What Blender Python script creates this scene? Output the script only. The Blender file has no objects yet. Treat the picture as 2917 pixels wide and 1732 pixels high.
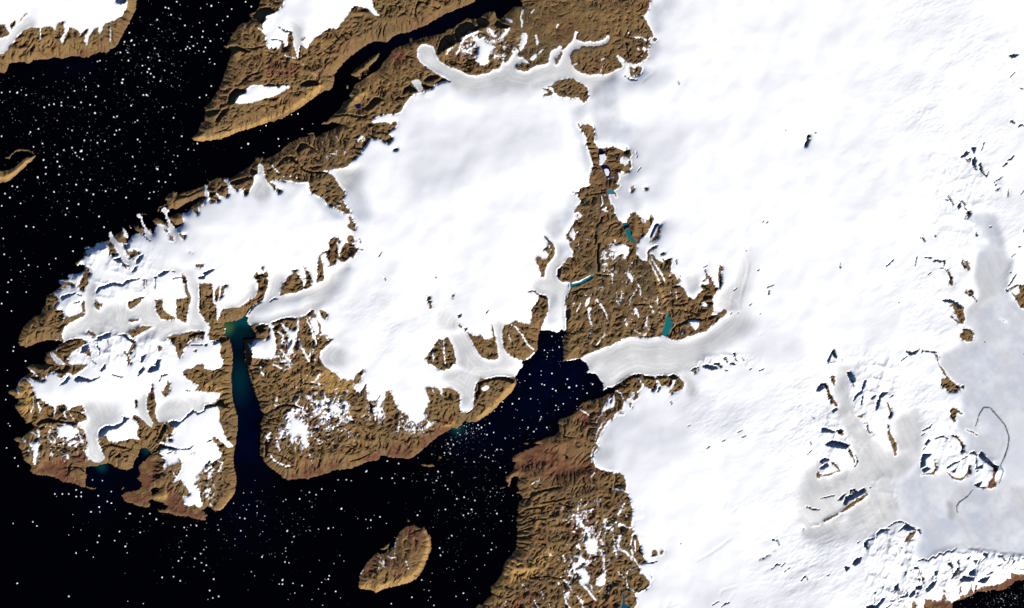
import bpy, math, random, time
import numpy as np
T00 = time.time()
sc = bpy.context.scene

# ---------------------------------------------------------------- camera, sky, sun, exposure (1 unit = 1 km)
S = 0.148                                   # km per survey unit
CX, CY = 1250.9 / 2, 742.7 / 2
def world_xy(u, v): return ((u - CX) * S, (CY - v) * S)

cam_d = bpy.data.cameras.new('camera'); cam = bpy.data.objects.new('camera', cam_d)
sc.collection.objects.link(cam); sc.camera = cam
cam.location = (0, 0, 705); cam.rotation_euler = (0, 0, 0)
cam_d.sensor_width = 36; cam_d.lens = 36 * 705 / (1250.9 * S)
cam_d.clip_start = 10; cam_d.clip_end = 8000

SUN_EL = math.radians(28)
SUN_AZ = math.radians(143)                  # clockwise from +Y
sx, sy = math.sin(SUN_AZ), math.cos(SUN_AZ)
w = bpy.data.worlds.new('World'); sc.world = w; w.use_nodes = True
nt = w.node_tree; bg = nt.nodes['Background']
sky = nt.nodes.new('ShaderNodeTexSky'); sky.sky_type = 'NISHITA'; sky.sun_disc = False
sky.sun_elevation = SUN_EL; sky.sun_rotation = SUN_AZ
sky.altitude = 9000; sky.air_density = .7; sky.dust_density = 0; sky.ozone_density = 2.5      # dry, thin high-arctic air: deep blue shade
nt.links.new(sky.outputs[0], bg.inputs[0]); bg.inputs[1].default_value = 0.125
sl = bpy.data.lights.new('sun', 'SUN'); sl.energy = 5.0; sl.angle = math.radians(.5); sl.color = (1, .965, .91)
so = bpy.data.objects.new('sun', sl); sc.collection.objects.link(so); so.location = (0, 0, 100)
from mathutils import Vector
so.rotation_euler = Vector((-sx * math.cos(SUN_EL), -sy * math.cos(SUN_EL), -math.sin(SUN_EL))).to_track_quat('-Z', 'Y').to_euler()
sc.view_settings.view_transform = 'Standard'; sc.view_settings.look = 'None'
sc.view_settings.gamma = 1; sc.view_settings.use_curve_mapping = False
sc.view_settings.exposure = 0.52

sc.cycles.diffuse_bounces = 0; sc.cycles.max_bounces = 4

SURVEY = '''
T 0 0 W
R 0,0 169,0 166,12 158,28 150,42 143,55 135,61 130,64 122,64 112,67 108,70 101,70 96,69 88,68 82,70 77,72 70,70 64,70 60,72 54,72 48,72 42,73 37,77 33,77 28,75 20,76 15,76 10,79 9,85 5,89 0,90
S 0,0 163,0 155,9 152,14 150,19 140,25 133,27 127,32 125,39 122,42 120,38 122,33 115,36 112,41 109,45 107,55 106,55 104,50 105,42 109,36 104,36 100,40 99,46 98,40 96,37 90,35 85,32 84,38 80,43 78,52 76,53 75,49 76,44 80,40 79,33 78,26 73,28 69,33 68,39 66,35 62,32 55,33 50,36 48,34 38,34 33,35 28,38 22,44 19,49 14,55 10,62 5,66 0,65 0,58 5,50 11,44 12,40 8,35 6,30 0,30
G 0,58 11,44 14,38 22,30 27,24 33,20 40,22 45,27 38,34 28,38 19,49 14,55 10,62 5,66 0,65
R 12,33 13,29 20,25 20,30 15,37
r 1.5 25,27 30,20 35,17
K 138,0 162,0 155,4 148,5 142,3
s .8 50,36 50,48
s .8 136,27 135,50
K 37,70 37,60 42,55 43,58 39,64
K 67,45 75,44 74,46 68,47
K 20,47 27,41 29,40 25,45
K 77,57 79,50 84,41 85,43 80,51
K 15,58 18,51 26,50 20,53
k .8 140,55 137,48 137,38
k 1 32,62 40,50 43,47
P 15,52 28,52 26,60 18,58
P 78,66 130,60 130,64 112,67 108,70 80,71
T 1 0 W
R 77,0 66,8 62,14 54,17 57,22 53,27 46,28 41,31 38,37 34,42 31,47 28,54 22,57 28,58 33,62 32,68 29,75 27,82 24,90 21,100 17,108 12,116 7,124 2,130 0,131 0,148 83,148 90,145 95,145 102,140 112,134 120,129 130,122 139,115 147,110 152,110 155,108 158,100 158,92 163,84 172,74 180,67 190,60 200,53 210,50 218,51 223,51 228,46 237,41 250,39 250,0
R 250,52 242,55 235,57 229,61 226,66 224,70 217,77 213,84 206,88 199,92 193,97 183,103 181,109 176,115 178,120 170,124 168,128 162,136 155,141 148,148 250,148
R 173,103 176,105 175,109 173,107
R 178,91 183,85 190,80 200,72 208,67 213,65 213,69 208,75 203,80 199,84 203,88 197,91 191,89 190,96 185,94
K 187,94 192,87 202,80 209,72 213,69 208,75 203,80 203,88 197,91 191,89 190,95
S 100,0 96,7 90,13 86,16 80,18 75,22 72,27 71,31 72,35 74,42 75,50 76,56 80,61 82,56 84,60 87,57 89,62 91,58 94,52 97,58 99,63 103,57 101,50 101,44 105,38 108,42 109,50 110,60 112,67 114,73 116,66 117,58 119,55 122,58 125,60 129,53 137,45 145,40 152,34 160,35 163,34 168,28 175,19 179,12 181,7 190,8 200,11 205,17 210,20 213,19 208,13 205,5 202,0
s 2 66,34 74,41
G 102,20 118,30 120,45 117,56 114,72 111,60 109,42 106,34
R 102,44 106,39 107,46 108,56 105,60 100,66 97,58 102,55
r 1.5 92,49 96,53 97,60 98,67
k 1 90,32 97,37 104,39 106,41
k .8 82,48 90,48 95,50
R 118,50 123,45 124,47 120,51
s 1 98,68 111,72
K 72,9 80,9 87,15 80,18 75,19 74,26 71,30 66,26 62,22 57,18 62,17 66,11
K 28,57 40,56 48,59 57,63 50,64 42,62 36,66 32,68
k 1 50,59 60,60 66,58 73,57
k 1.3 117,56 116,66 115,73
P 74,86 80,80 90,74 100,74 109,79 112,84 108,91 100,91 92,87 80,89
P 190,54 205,48 200,52 192,56
P 232,62 246,60 244,74 236,78 228,70
S 38,125 40,119 50,114 53,108 60,104 75,105 90,106 102,104 104,107 95,113 85,117 70,122 58,126 50,127 43,127
K 28,125 30,115 37,107 45,109 52,110 50,114 42,117 38,124 35,127 30,127
K 72,105 78,102 85,103 88,105
K 88,101 93,105 91,108 88,106
K 96,102 103,103 100,105
K 115,103 125,98 135,98 142,102 138,104 128,105 120,105
k 1.3 40,105 50,97 58,91 68,89
k 1 105,90 110,87 117,81
K 14,145 20,136 28,132 30,134 24,140 18,148 12,148
K 0,136 10,134 20,133 15,140 5,142 0,140
Y 142,104 145,106 140,114 120,128 100,138 95,142 100,133 115,124 130,112
Y 70,145 93,139 90,143 80,147 66,148
y 1 115,75 125,83 135,92 143,101
y .8 143,47 144,57 147,68
y .8 74,118 76,127
y .8 92,118 94,125 94,140
k 1.2 93,125 94,120
k 1.2 95,138 97,130
k 1.2 142,88 150,78
k 1 146,62 160,52
k 1 148,69 165,57
k 1.2 165,45 172,40 180,42
K 195,132 201,125 207,119 212,119 221,122 214,125 207,131 200,135
K 241,116 243,108 250,103 250,110 247,113
K 231,123 236,118 245,119 240,121
W 183,128 187,127 191,126 191,131 186,133
Y 188,117 195,112 205,108 207,111 198,116
Y 176,117 184,115 188,122 180,122
S 250,120 245,128 240,137 230,140 218,140 207,144 203,148 250,148
k 1.5 158,142 175,140 190,143 200,141
k 1 225,20 228,8
k 1 225,7 232,7 238,3
T 2 0 R
W 0,39 3,37 8,36 14,33 22,30 33,23 40,19 44,16 50,15 58,11 68,7 80,2 85,0 130,0 137,5 139,8 128,8 122,13 115,20 110,24 106,20 105,14 96,14 88,19 84,22 76,23 70,22 62,27 57,30 53,34 47,35 42,39 36,42 22,44 12,47 7,49 0,46
K 56,37 60,31 70,26 76,28 80,32 86,34 82,38 74,41 68,43 62,46 64,51 57,51 55,42
K 37,50 42,44 48,42 52,45 56,48 56,54 50,57 42,62 35,67 34,60 36,54
K 81,26 86,21 92,22 98,27 95,33 88,34 84,30
K 107,24 115,29 124,32 120,34 110,34 103,30
S 77,45 82,45 90,49 95,52 102,51 98,55 104,57 107,57 104,60 99,63 97,68 97,76 94,80 88,80 85,76 81,76 82,68 84,60 83,53 79,49
s 1.5 63,53 70,45 78,41 83,40
s .8 70,60 82,57
s 2.5 112,46 118,40 122,35
s .8 100,52 110,48
s 2.5 98,36 102,42 105,45
s 1.5 114,58 118,57
s 1 104,72 109,67
s 1 45,66 53,58
s 1 58,66 61,60
s .7 60,58 68,62 76,66
S 118,22 126,26 124,28 119,25
s 4 155,45 156,54
s 1.5 149,16 153,12
s 2 180,34 181,31
S 148,73 150,69 155,66 156,69 151,74
s 1.5 158,66 163,61
S 136,47 139,40 143,42 144,48 141,56 136,63 134,58 135,52
s 1.2 137,34 138,28 136,22 139,12
Y 36,68 44,61 52,55 56,50 57,54 50,60 42,67
Y 68,83 76,79 72,84
Y 128,48 134,45 133,50
Y 35,7 41,7 41,10 36,10
k 1 64,82 70,80 76,79
k 1.5 66,87 73,87
k 1 50,75 62,78
k 1.2 6,22 8,10 11,2 25,4
S 0,119 8,115 16,113 20,110 27,109 31,104 40,100 44,99 50,101 60,104 80,104 110,105 140,104 160,100 175,98 200,92 250,92 250,148 0,148
G 10,63 10,59 15,55 20,54 27,57 31,61 33,65 34,70 38,75 46,81 54,84 62,87 68,90 73,92 80,93 92,91 98,89 102,86 110,85 112,80 114,75 113,66 115,70 116,77 120,76 126,68 130,61 133,62 132,70 139,71 144,75 146,78 140,76 132,79 129,82 132,86 140,88 147,87 149,84 155,82 162,80 170,77 171,70 173,64 180,59 184,56 187,57 185,61 189,61 192,58 197,53 200,48 203,38 205,41 204,49 210,50 212,52 222,51 232,51 238,49 240,47 242,43 244,44 244,48 242,51 239,54 230,57 220,56 210,57 208,60 202,61 198,66 196,70 197,76 199,80 202,85 210,90 220,92 230,91 240,91 247,89 250,87 250,97 235,105 225,118 215,110 200,95 175,100 155,108 130,110 100,112 70,115 55,108 48,99 40,94 30,88 20,81 13,76 10,70
G 3,99 8,97 12,98 15,102 17,109 13,113 10,110 6,105
K 0,103 6,107 10,112 5,112 0,114
K 15,102 20,103 26,106 20,110 17,108
K 18,98 22,93 32,91 38,94 34,96 25,99 20,100
k 1.5 42,96 50,100
R 168,106 175,104 178,100 185,98 195,96 200,96 205,100 210,102 215,105 218,108 218,114 219,118 217,123 213,127 209,123 206,119 200,120 193,119 187,120 182,117 177,113 177,110 174,107 168,107
R 160,107 165,108 172,110 176,113 174,117 168,118 163,116 170,114
R 178,71 181,71 184,63 188,63 187,68 183,75 180,80 178,78
A 198,135 205,130 212,128 215,135 213,148 198,148
A 232,112 250,98 250,148 222,148 225,130
s .8 199,80 209,77
s 1.2 235,74 237,72
s .8 233,90 236,80
k 1.2 204,47 205,42 207,39
k 1 213,49 217,45
k 1 241,41 244,39
T 3 0 S
A 47,8 60,3 68,0 75,5 70,20 60,35 55,42 50,40 42,26 46,15
A 42,52 52,50 55,62 50,72 40,78 35,82 45,90 55,92 75,90 60,100 30,108 10,110 0,115 0,148 5,130 0,95 20,98 34,86 38,76 42,68
R 0,0 44,0 43,7 40,14 37,19 33,20 37,22 42,32 46,38 48,44 47,48 43,45 42,49 44,54 41,60 40,65 42,68 38,72 30,78 22,79 20,77 15,77 13,75 7,69 3,68 4,72 8,78 10,82 7,84 0,86
R 46,50 49,46 52,48 51,51 48,51
R 18,82 25,83 28,81 34,82 34,86 32,91 27,92 20,94 18,89
s 1 22,86 24,88
k .9 12,92 18,97 27,98
k .6 34,101 38,96 46,91
k 1 16,46 24,47
k 1.5 14,52 16,66
S 35,57 39,60 36,64 34,60
s 1.2 24,46 34,47 39,50
s 1.5 29,59 31,63
s 1 32,70 34,69
s 1.2 17,41 18,40
k .8 77,99 79,103
k .6 42,82 46,84 50,88
T 4 0 S
K 229,68 236,66 243,67 238,70 234,71
k 1.2 232,94 237,89
k .5 233,77 238,72
k .5 191,111 201,116
k .8 244,107 247,109
k .5 225,49 229,49
k 1 232,147 236,148
k .6 234,99 236,98
T 0 1 W
R 0,60 6,60 13,58 19,55 24,50 30,45 36,43 40,42 43,41 43,43 40,47 30,56 20,65 10,73 0,81
Y 0,64 6,60 13,58 19,55 24,50 30,45 36,43 42,42 40,46 30,54 20,63 10,71 0,78
S 0,62 7,60 0,67
r 1 6,44 11,44 14,40 20,35 27,34 35,36 40,38 42,41
R 250,0 246,0 243,10 240,16 233,20 237,23 243,24 250,24
Y 250,18 240,18 233,20 237,23 250,24
R 250,76 245,80 232,84 220,88 216,90 216,86 213,85 206,89 201,94 203,99 206,107 210,106 218,106 225,101 233,97 243,92 250,90
k 1.5 212,98 218,92 230,91 238,87 245,84
R 118,148 123,147 133,145 140,141 141,138 150,134 152,138 155,148
R 143,139 150,134 156,148 146,148
R 163,128 167,127 175,131 178,134 175,137 168,135 165,131
R 186,122 191,117 197,120 205,126 208,130 198,129 190,126
R 186,136 190,138 190,150 180,148 178,135 183,130
R 204,117 212,115 216,112 222,113 224,118 222,125 214,127 210,122
R 250,92 243,96 235,102 230,108 226,112 235,118 250,120
S 250,99 243,104 240,112 235,107 231,110 229,112 223,111 222,116 224,120 223,126 218,129 215,131 210,130 206,130 200,127 192,125 189,130 188,138 183,139 179,134 175,138 170,136 163,139 160,142 155,148 250,148
R 239,108 243,109 242,114 240,114
R 200,131 205,132 206,137 212,140 213,147 206,145 208,139 202,135
R 220,139 226,137 227,141 223,144
K 216,108 226,102 235,97 244,92 248,93 240,100 230,105 225,111 219,112
K 209,108 216,107 217,112 211,112
k 1 180,117 185,124
k 1 221,138 218,132 215,127
K 160,131 165,133 166,137 161,136
K 155,142 159,141 161,146 156,148
k .8 174,138 180,143 184,146
r 1.2 193,109 195,104 202,102
r 1 173,113 180,114
G 132,136 136,134 139,140 145,148 137,148 133,141
G 149,129 152,130 157,140 156,143 153,141 150,133
G 166,114 169,111 173,115 176,124 181,133 186,140 189,148 183,144 178,135 173,125 170,118
G 197,106 200,104 204,105 206,109 204,113 207,120 213,128 217,135 220,142 218,146 213,143 209,135 204,123 201,114 197,110
G 156,125 161,130 161,132 157,127
T 1 1 W
R 0,0 83,0 60,7 40,13 20,21 8,23 0,24
Y 83,0 60,7 40,13 20,21 8,23 0,24 0,20 12,18 40,9 60,3 70,0
k .8 12,14 27,9 33,4
k .8 20,11 33,10
R 149,148 250,148 250,0 145,0 142,3 150,3 158,0 165,3 163,6 150,12 143,15 135,20 133,13 124,15 133,16 125,18 115,20 107,24 102,27 95,33 92,37 80,43 72,46 70,43 67,44 64,43 61,45 61,48 54,55 44,62 36,67 31,69 28,68 22,69 15,68 6,73 3,69 5,76 0,79 0,100 20,105 100,120 
k 1.2 128,27 120,33 115,37
K 117,27 122,26 131,31 140,38 145,43 138,38 128,31 118,34 113,39 112,34
K 88,54 92,48 98,43 107,42 112,48 118,55 110,50 104,44 96,49 91,55
k 1.5 116,54 122,60 130,62 143,62 150,63
k 1.5 130,64 129,70
k .8 77,61 82,58 90,54
k .8 75,59 80,60
K 55,59 60,53 66,50 65,52 60,55 59,58 64,60 64,64 60,66 56,64
K 31,74 35,72 43,70 53,67 57,70 48,74 40,77 32,77
K 15,83 20,80 27,78 29,79 24,82 19,86 
K 6,86 12,86 14,88 8,93 6,92
y 1 103,38 110,43 116,51 119,54
y .8 128,28 135,33 145,44
S 203,0 207,2 214,1 222,1 228,4 231,0 235,0 235,5 232,8 225,15 230,20 229,23 224,27 217,24 210,21 203,22 199,27 192,37 184,46 176,54 172,57 157,59 145,61 147,62 152,63 158,67 163,75 168,83 172,86 172,90 170,95 171,100 174,105 178,108 178,112 175,114 168,110 158,105 150,102 147,95 140,92 130,87 128,80 127,74 116,75 108,74 105,72 96,72 87,71 82,73 80,75 85,76 87,80 90,82 94,84 94,87 90,88 85,82 79,77 75,71 73,62 72,55 67,51 67,56 66,62 63,65 60,67 61,72 60,78 57,81 55,87 52,91 47,88 47,85 50,82 44,83 41,85 36,82 31,77 30,71 23,72 28,77 29,80 30,90 27,93 23,92 18,90 14,87 10,82 15,89 19,97 12,98 5,98 7,93 5,86 2,82 0,80 0,148 150,148 155,143 160,141 165,145 168,148 250,148 250,0
R 231,0 234,3 234,6 230,7
S 0,76 4,78 3,82 0,84
R 0,91 4,92 0,98
G 66,52 70,54 72,58 73,65 77,74 80,82 80,92 70,98 60,92 57,86 60,80 62,68 65,62
K 57,66 60,70 55,69
R 211,18 218,13 225,16 229,20 226,27 222,24 218,20
R 199,3 210,2 220,3 228,6 232,3 228,8 222,14 213,14 210,17 205,16 199,12
k 1 212,13 220,14 224,15
k 1.8 200,15 206,19 209,20
k 1 193,15 197,10 198,4
K 199,2 206,3 208,5 200,6
R 230,33 236,32 235,35 231,35
R 82,75 86,77 84,78
R 90,82 94,84 93,88 89,86
s 1.2 50,88 51,88
S 186,22 190,18 194,19 188,25
s .8 191,20 193,24
s .8 194,19 195,24
s .8 144,27 146,24
s .6 161,17 163,22
s .7 154,40 160,40 162,36
s .6 155,41 147,48
s .7 170,42 172,38
s 1 96,70 99,66
s .8 104,69 106,66
s .8 113,69 115,66
s .6 82,54 87,59 92,64
s .8 150,75 152,71
s .8 160,100 168,99
s .6 165,98 170,95
s .7 160,104 167,103
R 175,116 180,116 181,122 185,128 184,135 179,133 174,128 178,124
R 174,142 178,138 183,142 185,148 175,148
R 150,148 158,143 164,142 167,148
k .6 206,124 208,122
k .6 205,130 206,129
k 1 189,143 191,148
A 124,82 128,85 131,89 140,93 147,97 150,103 160,110 172,118 170,122 158,118 148,112 140,102 130,92
A 180,60 188,66 200,100 205,115 200,122 190,122 180,112 172,100 172,88
G 158,58 175,58 195,55 185,75 172,85 163,75
k .8 142,3 150,5
P 118,42 127,36 130,36 125,44
T 2 1 S
F 0,0 195,0 190,40 150,50 100,62 50,85 20,110 0,112
A 198,0 212,0 208,5 213,15 216,26 217,33 220,45 223,52 222,60 219,75 212,78 213,60 210,40 207,20 200,10
A 225,0 250,0 250,28 230,30 224,20
A 195,92 208,92 206,105 199,120 190,128 180,148 165,130 175,115 188,112
R 206,3 208,2 208,7 212,4 216,5 219,3 224,6 227,15 225,24 231,32 240,32 250,30 250,148 200,148 192,143 191,139 196,132 200,125 205,115 200,113 203,107 208,102 209,97 206,92 206,90 200,87 197,86 204,86 208,86 208,82 213,80 218,79 221,77 219,73 222,63 223,57 225,55 222,45 216,28 217,22 213,14 208,9 206,7
R 164,138 170,144 175,148 171,148
k .8 164,139 170,145 173,148
W 231,33 235,33 240,36 240,42 236,41 232,42
A 232,42 236,41 239,40 240,44 238,50 236,53 233,53
W 233,54 238,53 243,54 246,60 246,66 243,69 240,68 238,62 236,58
A 238,58 243,58 245,62 243,67 240,67
k 1 246,60 250,60
L 242,84 247,83 250,85 247,89 242,87
s 1.2 235,92 236,97 235,105
s 1 239,90 237,95
s 1.2 233,108 238,108 242,110
s 1 240,104 240,110
s .8 243,70 250,68
A 243,90 248,88 250,90 250,105 246,100
k 2.5 235,117 234,122 228,127
k 2 228,134 227,140 228,148
k .8 216,90 230,88 241,86
k 1 222,57 228,56
y .7 229,105 229,117 224,124 224,140
s 2 200,113 206,112 209,115 205,120
s 2 199,132 202,137 201,142
S 196,134 200,131 203,137 201,146 196,140
s 1 205,134 206,137
k 1 214,146 217,141
k .8 195,142 192,143
K 240,34 242,36 241,41 239,38
s .6 241,43 243,44
k .6 241,43 247,42
k .6 180,121 188,119
k .8 214,135 219,135
T 3 1 S
F 0,0 100,0 80,45 60,70 60,110 40,115 20,70 20,30 0,0
A 0,0 35,8 30,30 25,45 15,30 0,30
A 12,60 20,58 30,52 30,62 20,75 22,90 35,100 30,108 15,112 5,120 0,108 0,80 8,72
R 0,31 3,33 7,33 12,36 15,34 14,31 16,31 17,35 20,38 21,42 19,44 20,52 20,57 16,64 10,65 7,64 4,62 6,70 3,77 8,78 4,82 0,84
R 0,86 2,87 3,93 0,90
S 7,46 10,43 14,44 18,46 17,52 14,54 10,52 7,50
S 8,61 12,62 11,65 8,64
k 1.2 0,40 4,40
W 11,36 15,36 13,39
k 1.2 18,48 19,55
k .8 6,38 0,50
k .8 26,36 28,44
k .8 28,61 32,56
R 19,80 24,78 24,83 20,87
R 34,81 39,79 40,82 36,83
R 0,110 5,120 11,124 16,123 15,119 19,116 18,112 22,112 26,111 30,116 33,119 35,124 37,125 34,119 38,118 41,120 44,116 44,113 47,115 49,119 46,125 43,132 38,140 30,143 30,148 0,148
S 38,125 36,120 34,118 37,116 39,118 
R 54,126 56,126 56,135 54,142 50,146 45,147 47,143 50,138
r .8 55,125 61,122
W 51,124 55,125 52,129 49,134 46,141 43,143 44,138 47,132 48,128
A 38,140 43,134 50,122 53,124 46,133 43,141 42,148 30,148 32,144
L 10,124 14,123 17,127 16,130 20,134 20,139 25,146 24,148 21,146 16,140 13,132 10,127
s 1 0,140 1,147
k 1.2 14,148 18,145
k 1 43,143 44,147
R 235,16 238,16 239,20 236,24 234,30 232,31 234,23
k 1.2 235,24 233,28
k 1 208,10 209,11
k .8 244,13 246,14
k .7 180,123 182,121
k .8 185,124 186,122
k .6 172,118 174,120
k .6 159,132 162,129
k .6 165,103 169,105
k .6 192,145 193,146
k .6 166,147 169,146
k .5 226,49 226,51
k .5 239,67 241,66
T 4 1 S
K 170.8,43.7 178.1,36.3 183,37.6 178.1,42.4
K 184.2,31.5 190.3,31.5 187.9,40 191.6,48.5 189.1,53.4 191.6,59.5 186.7,55.9 185.5,47.3 189.1,42.4
k 1 195,54 196,59 200,64 203,67 205,62
K 193.6,51.2 196,50 198.4,60.9 196,60.9
r 2.5 178,46 180,49 183,45
r 1.4 188,52 191,56
k 1.2 236,42 233,46 229,47
K 222.3,55.6 225.9,50.7 229.6,49.5 227.2,53.2
k .7 197,35 200,25
k .5 198,26 203,25
k .8 213,73 215,78
k 1.2 214,84 216,82
r 2.0 217,86 219,82
r 1.4 227,90 230,89 230,83
k 1 156,90 159,95 163,102
K 167.6,102.9 171.2,98.1 172.4,104.2 168.8,107.8
k 1.3 170,96 174,98 177,102
k .8 175,102 178,107
r 3.1 178,107 182,111 180,115
r 1.7 177,118 179,116
k .8 152,94 157,97
k 1 123,141 126,143 128,147
k .7 140,138 141,141
k .8 190,135 191,140 193,138
k 1.2 245,89 249,83
k 1.5 248,132 250,137
k .6 222,69 226,63
k .7 207,129 210,128
k 1.5 232,0 237,2
k 1.5 242,6 245,4 250,5
k 1 215,72 222,68
A 185,115 190,110 200,108 212,112 217,130 222,148 208,148 195,130
A 212,70 221,69 222,75 216,77
F 25,38 32,34 48,33 45,37
F 43,28 55,22 58,30
k .4 26,38 32,35
T 0 2 S
W 0,0 119,0 116,3 112,6 108,4 104,6 104,14 100,18 96,22 92,24 94,28 100,26 104,28 103,33 98,38 94,38 90,37 84,38 83,44 80,45 72,46 73,50 76,52 70,57 64,61 58,63 57,67 56,73 54,77 51,83 49,87 40,90 38,93 34,97 30,101 26,106 25,111 22,116 23,120 21,122 24,125 32,127 38,125 46,122 56,119 64,119 72,119 78,121 72,124 68,130 64,131 60,134 56,134 57,138 54,140 58,144 57,148 0,148
R 56,64 64,61 70,64 72,72 68,78 72,84 77,80 78,88 82,90 88,90 95,87 101,84 105,86 104,89 96,93 86,98 79,104 76,111 77,117 79,121 70,118 64,119 56,119 46,122 38,125 32,127 24,125 21,122 23,120 22,116 25,111 26,106 30,101 34,97 38,93 40,90 49,87 51,83 54,77 56,73 57,67
s 1 82,84 80,90 78,95
k 1 58,65 64,64 71,68
k 1 67,76 73,74
k 1 69,83 73,82
k .7 40,90 47,87 52,90
k .6 65,95 76,94
R 118,0 116,8 110,7 105,10 106,16 100,21 96,26 94,28 92,25 96,21 102,16 104,8 108,5 112,7 
K 105,5 110,9 111,15 106,16 104,12
K 118,0 129,0 130,6 125,8 119,8
R 106,28 110,31 111,38 108,43 108,50 104,55 103,59 98,57 95,53 98,47 101,40 103,35
K 96,27 104,27 106,30 102,36 98,39 93,37 92,33
R 80,48 85,47 92,50 90,53 85,52 82,53 72,58 64,62 60,63 70,56 76,52
A 84,39 93,38 99,40 98,44 86,44
K 73,46 79,48 76,52 71,50
A 80,56 88,53 96,58 94,62 84,66 74,71 70,66 73,62
K 74,65 84,62 94,61 84,66 76,70
R 101,69 104,70 105,85 101,84 
k .8 91,73 98,71
k .8 92,61 100,64
R 130,0 139,0 142,8 146,15 150,20 156,23 160,20 164,18 170,14 170,10 164,8 160,10 154,4 152,0 150,0 158,22 150,18 143,14 139,17 134,15 133,10
r 2.5 134,3 137,14
r 2 157,8 161,17
K 136,12 144,13 144,17 138,16
K 151,2 159,1 158,6 153,7
K 138,19 147,18 150,24 143,23
k 1.5 148,21 152,26 158,28
R 150,24 156,28 156,34 152,29
G 139,0 144,0 148,10 153,17 160,23 166,26 164,29 158,27 151,22 146,14
K 167,20 170,16 176,13 175,18 170,25 167,25
K 161,36 165,29 169,28 167,34
K 117,60 120,54 126,52 132,50 139,48 145,49 150,50 155,45 163,44 173,43 160,47 150,53 140,51 130,55 124,56 119,62
R 175,43 178,44 178,57 176,57
R 157,70 162,71 168,67 176,65 174,70 168,76 160,82 157,78
R 117,68 121,72 123,76 122,83 118,82 116,75
R 122,75 127,74 126,79 123,78
k .8 163,69 176,66
K 193,39 200,34 208,34 203,38 196,41
K 188,41 193,41 190,45
k .8 212,43 222,41
R 222,38 227,39 229,47 230,58 234,64 234,72 230,80 228,98 222,96 216,92 210,94 200,94 194,92 191,84 190,70 200,70 200,82 208,87 216,92 216,68 222,68 229,66 226,60 226,50 223,46
k 1 223,46 228,47
k .8 190,43 190,55
R 238,27 244,25 250,27 250,30 240,30
k .8 211,34 214,35
K 242,41 250,40 250,44 244,44
K 247,36 250,35 250,39
R 244,50 250,48 250,92 248,90 244,86 243,70
k .8 244,52 245,70 244,84
r 1 230,10 236,12
k .5 216,20 218,21
G 110,44 118,46 117,58 115,66 117,80 122,84 130,76 140,72 156,78 160,82 168,76 176,68 190,70 191,84 198,93 214,94 226,98 231,104 230,107 214,110 206,114 200,120 190,110 175,118 163,115 157,112 150,111 142,112 135,111 131,110 126,112 120,113 108,106 104,110 103,113 96,115 88,117 80,119 76,116 77,108 82,103 92,97 101,92 106,86 105,72 103,62 107,55
G 228,30 236,34 240,44 243,52 244,68 243,84 246,92 250,94 250,105 240,107 233,105 229,98 230,86 233,76 235,65 232,56 229,44 225,34
G 190,26 205,28 216,28 226,35 222,38 212,34 200,31
R 157,94 170,92 171,95 163,97 158,97
R 163,105 170,103 178,101 190,102 180,106 170,112 163,116 157,111 160,107
R 108,106 120,112 114,115 106,109
K 118,115 124,113 130,110 136,110 135,114 130,117 122,117
R 130,118 134,118 134,126 131,122
K 116,118 124,116 126,119 118,119
R 70,133 68,128 74,124 84,118 94,116 102,117 106,120 104,125 98,128 92,132 86,137 82,142 86,148 82,148 72,142 62,134 58,148 56,140 57,134 64,131
R 58,135 62,134 68,148 57,148 55,140
k 1.5 70,131 84,126 93,123
k 1.2 72,125 85,119 99,117
R 64,134 72,142 80,148 60,148
G 62,133 65,134 80,147 80,150 72,148 64,140
K 100,127 108,123 109,128 104,133 99,134
R 104,132 111,128 112,140 104,135
k .8 112,142 118,147
k 1 118,122 122,130 122,136
K 144,112 154,111 158,116 167,120 165,122 158,119 150,113
R 160,118 167,121 163,130 160,137 156,134 162,124
R 152,132 158,136 160,142 160,148 156,146 156,138 152,136
K 172,145 173,138 180,135 178,139 174,146
K 188,148 192,142 197,142 194,148
R 195,124 200,128 196,133 193,128
k .8 193,125 195,132
R 204,115 210,112 222,111 232,108 250,106 250,118 242,116 236,118 232,122 226,128 224,134 221,140 219,142 216,134 214,126 208,119
K 230,113 238,109 250,108 250,112 240,112 232,115
G 230,120 238,117 244,120 240,124 230,124
k 1 234,124 248,124
K 236,131 241,130 240,133
T 1 2 S
K 0,36 8,32 13,32 8,36 0,41
k .6 13,32 22,25
R 0,50 6,49 8,48 10,54 11,64 10,72 12,74 15,80 15,88 16,96 17,93 19,87 22,82 25,79 30,79 37,77 40,79 44,78 50,74 54,70 57,65 57,69 62,66 65,58 65,50 63,45 61,42 59,41 62,36 64,35 66,38 70,36 72,38 73,36 76,35 79,38 79,42 76,42 79,46 78,54 75,60 74,66 72,70 66,73 60,77 55,83 52,88 47,91 42,93 38,95 30,96 25,97 23,100 25,104 24,112 28,115 31,118 33,125 34,134 34,148 22,148 23,142 18,136 20,126 18,120 10,120 6,118 4,112 5,108 7,104 5,100 0,94
R 12,70 13,58 18,51 19,54 18,68 15,73
R 19,66 21,54 27,50 25,58 21,68 18,70
R 70,28 73,30 73,35 71,34
k .8 59,70 66,68 70,65
k 1 54,86 58,80 62,75
k .8 6,74 14,76
s 1.5 15,76 16,90
S 0,97 6,98 4,104 0,105
S 0,106 6,108 4,112 5,118 10,121 20,122 18,130 20,140 22,148 0,148
K 10,120 16,118 20,114 26,116 30,118 24,120 18,122 11,124
K 0,124 3,122 4,125 1,126
k 1 25,140 32,139
k .8 6,110 12,113 14,110
W 25,97 30,96 38,95 42,93 47,91 49,88 53,91 51,96 54,99 58,104 62,110 62,116 56,118 48,118 49,130 50,140 52,148 34,148 34,134 33,125 30,118 24,112 26,104 23,100
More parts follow.
